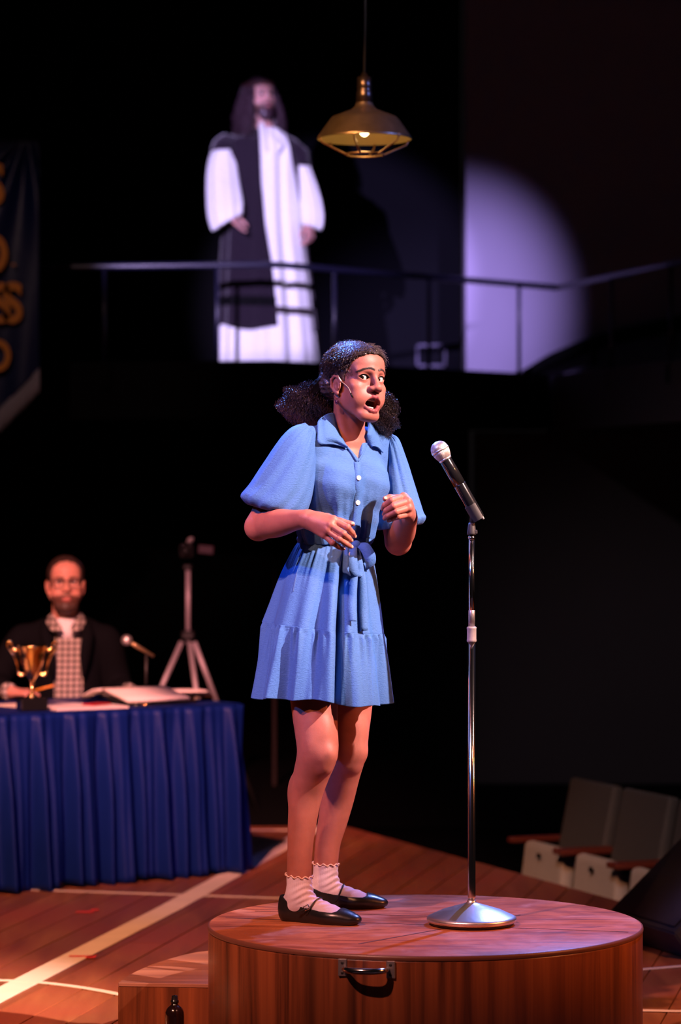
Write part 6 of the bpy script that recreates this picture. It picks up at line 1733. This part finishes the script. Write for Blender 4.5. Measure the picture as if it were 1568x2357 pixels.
# open dark coat
q = spline([list(s_) for s_ in ROBE], 80); nco = 72
opl = np.interp(q[:, 1], [296, 312, 420, 520, 600, 700, 760], [598, 599, 603, 612, 625, 636, 640]); opr = np.interp(q[:, 1], [296, 340, 480, 600, 760], [650, 664, 690, 706, 722])
GC = np.zeros((nco, 150, 3)); 
for i in range(nco):
    lx, ly, rx, ry, zc, rb = q[i]; L = np.array(P(lx, ly, zc)); R_ = np.array(P(rx, ry, zc)); Cc = (L + R_) / 2; e1 = (R_ - L) / 2
    cx_, hf_ = (lx + rx) / 2, (rx - lx) / 2
    pL = 2 * math.pi - math.acos(max(-0.98, min(0.98, (opl[i] - cx_) / hf_))); pR_ = -math.acos(max(-0.98, min(0.98, (opr[i] - cx_) / hf_)))
    ph_ = np.linspace(pR_, pL, 150); f = robe_fold(ph_, i / 79) * 0.8 + 0.014
    GC[i] = Cc + np.cos(ph_)[:, None] * e1 * (1 + f / np.linalg.norm(e1))[:, None] + np.outer(np.sin(ph_) * (rb + f), [0, 1.0, 0])
    if i == nco - 1: GC[i, :, 2] += 0.018 * np.sin(ph_ * 4)
ct_ = MB().grid(GC).build('coat', MT['robe_dark'], pj, solid=0.006)
GT = GC[64:67] + 0; cen = GT.mean(1, keepdims=True); GT = cen + (GT - cen) * np.array([1.015, 1.02, 1.0]); GT[0, :, 2] = GT[1, :, 2] + 0.03; GT[2, :, 2] = GT[1, :, 2] - 0.03
MB().grid(GT).build('coat_band', MT['black'], ct_, solid=0.004)
# sleeves
fsl = folds([5, 8, 13], [0.5, 0.4, 0.3], 40)
def jsl(phi, s): return 0.012 * fsl(phi) * (0.3 + s)
G1 = loft([(500, 330, 548, 330, BZ2 - 0.02, 0.075), (485, 358, 545, 352, BZ2 - 0.04, 0.09), (478, 402, 553, 412, BZ2 - 0.10, 0.10), (478, 455, 561, 455, BZ2 - 0.17, 0.11), (482, 500, 562, 478, BZ2 - 0.22, 0.11), (492, 529, 558, 494, BZ2 - 0.24, 0.09), (500, 524, 552, 492, BZ2 - 0.24, 0.075)], 90, 44, jsl)
G2 = loft([(668, 335, 706, 342, BZ2 + 0.0, 0.07), (680, 380, 716, 386, BZ2 - 0.02, 0.08), (689, 425, 730, 425, BZ2 - 0.04, 0.085), (693, 470, 742, 466, BZ2 - 0.06, 0.09), (696, 505, 746, 504, BZ2 - 0.08, 0.09), (699, 518, 740, 530, BZ2 - 0.08, 0.075), (702, 510, 735, 522, BZ2 - 0.08, 0.065)], 90, 44, jsl)
for G in (G1, G2): MB().grid(G, False, True).build('sleeve', MT['robe_white'], rb_, solid=0.004)
C1 = loft([(512, 308, 556, 318, BZ2 - 0.01, 0.06), (492, 324, 554, 336, BZ2 - 0.02, 0.10), (484, 348, 552, 346, BZ2 - 0.035, 0.105)], 70, 12, lambda p_, s: 0.004 * np.sin(p_ * 5))
C2 = loft([(660, 318, 690, 330, BZ2 + 0.0, 0.06), (668, 340, 712, 348, BZ2, 0.09), (680, 384, 719, 384, BZ2 - 0.02, 0.095)], 70, 12, lambda p_, s: 0.004 * np.sin(p_ * 5))
for G in (C1, C2): MB().grid(G, False, True).build('cap_sleeve', MT['robe_dark'], ct_, solid=0.005)
V_, F_ = ribbon([jp(602, 282, -0.08), jp(603, 296, -0.12), jp(606, 318, -0.15), jp(612, 345, -0.165)], (1, -0.3, 0.2), [0.03, 0.04, 0.035, 0.02], 0.004, 14); MB().raw(V_, F_).build('robe_collar', MT['robe_white'], rb_)
V_, F_ = ribbon([jp(640, 318, -0.10), jp(645, 330, -0.14), jp(640, 350, -0.16)], (1, -0.2, -0.1), [0.03, 0.05, 0.02], 0.004, 14); MB().raw(V_, F_).build('robe_collar', MT['robe_white'], rb_)
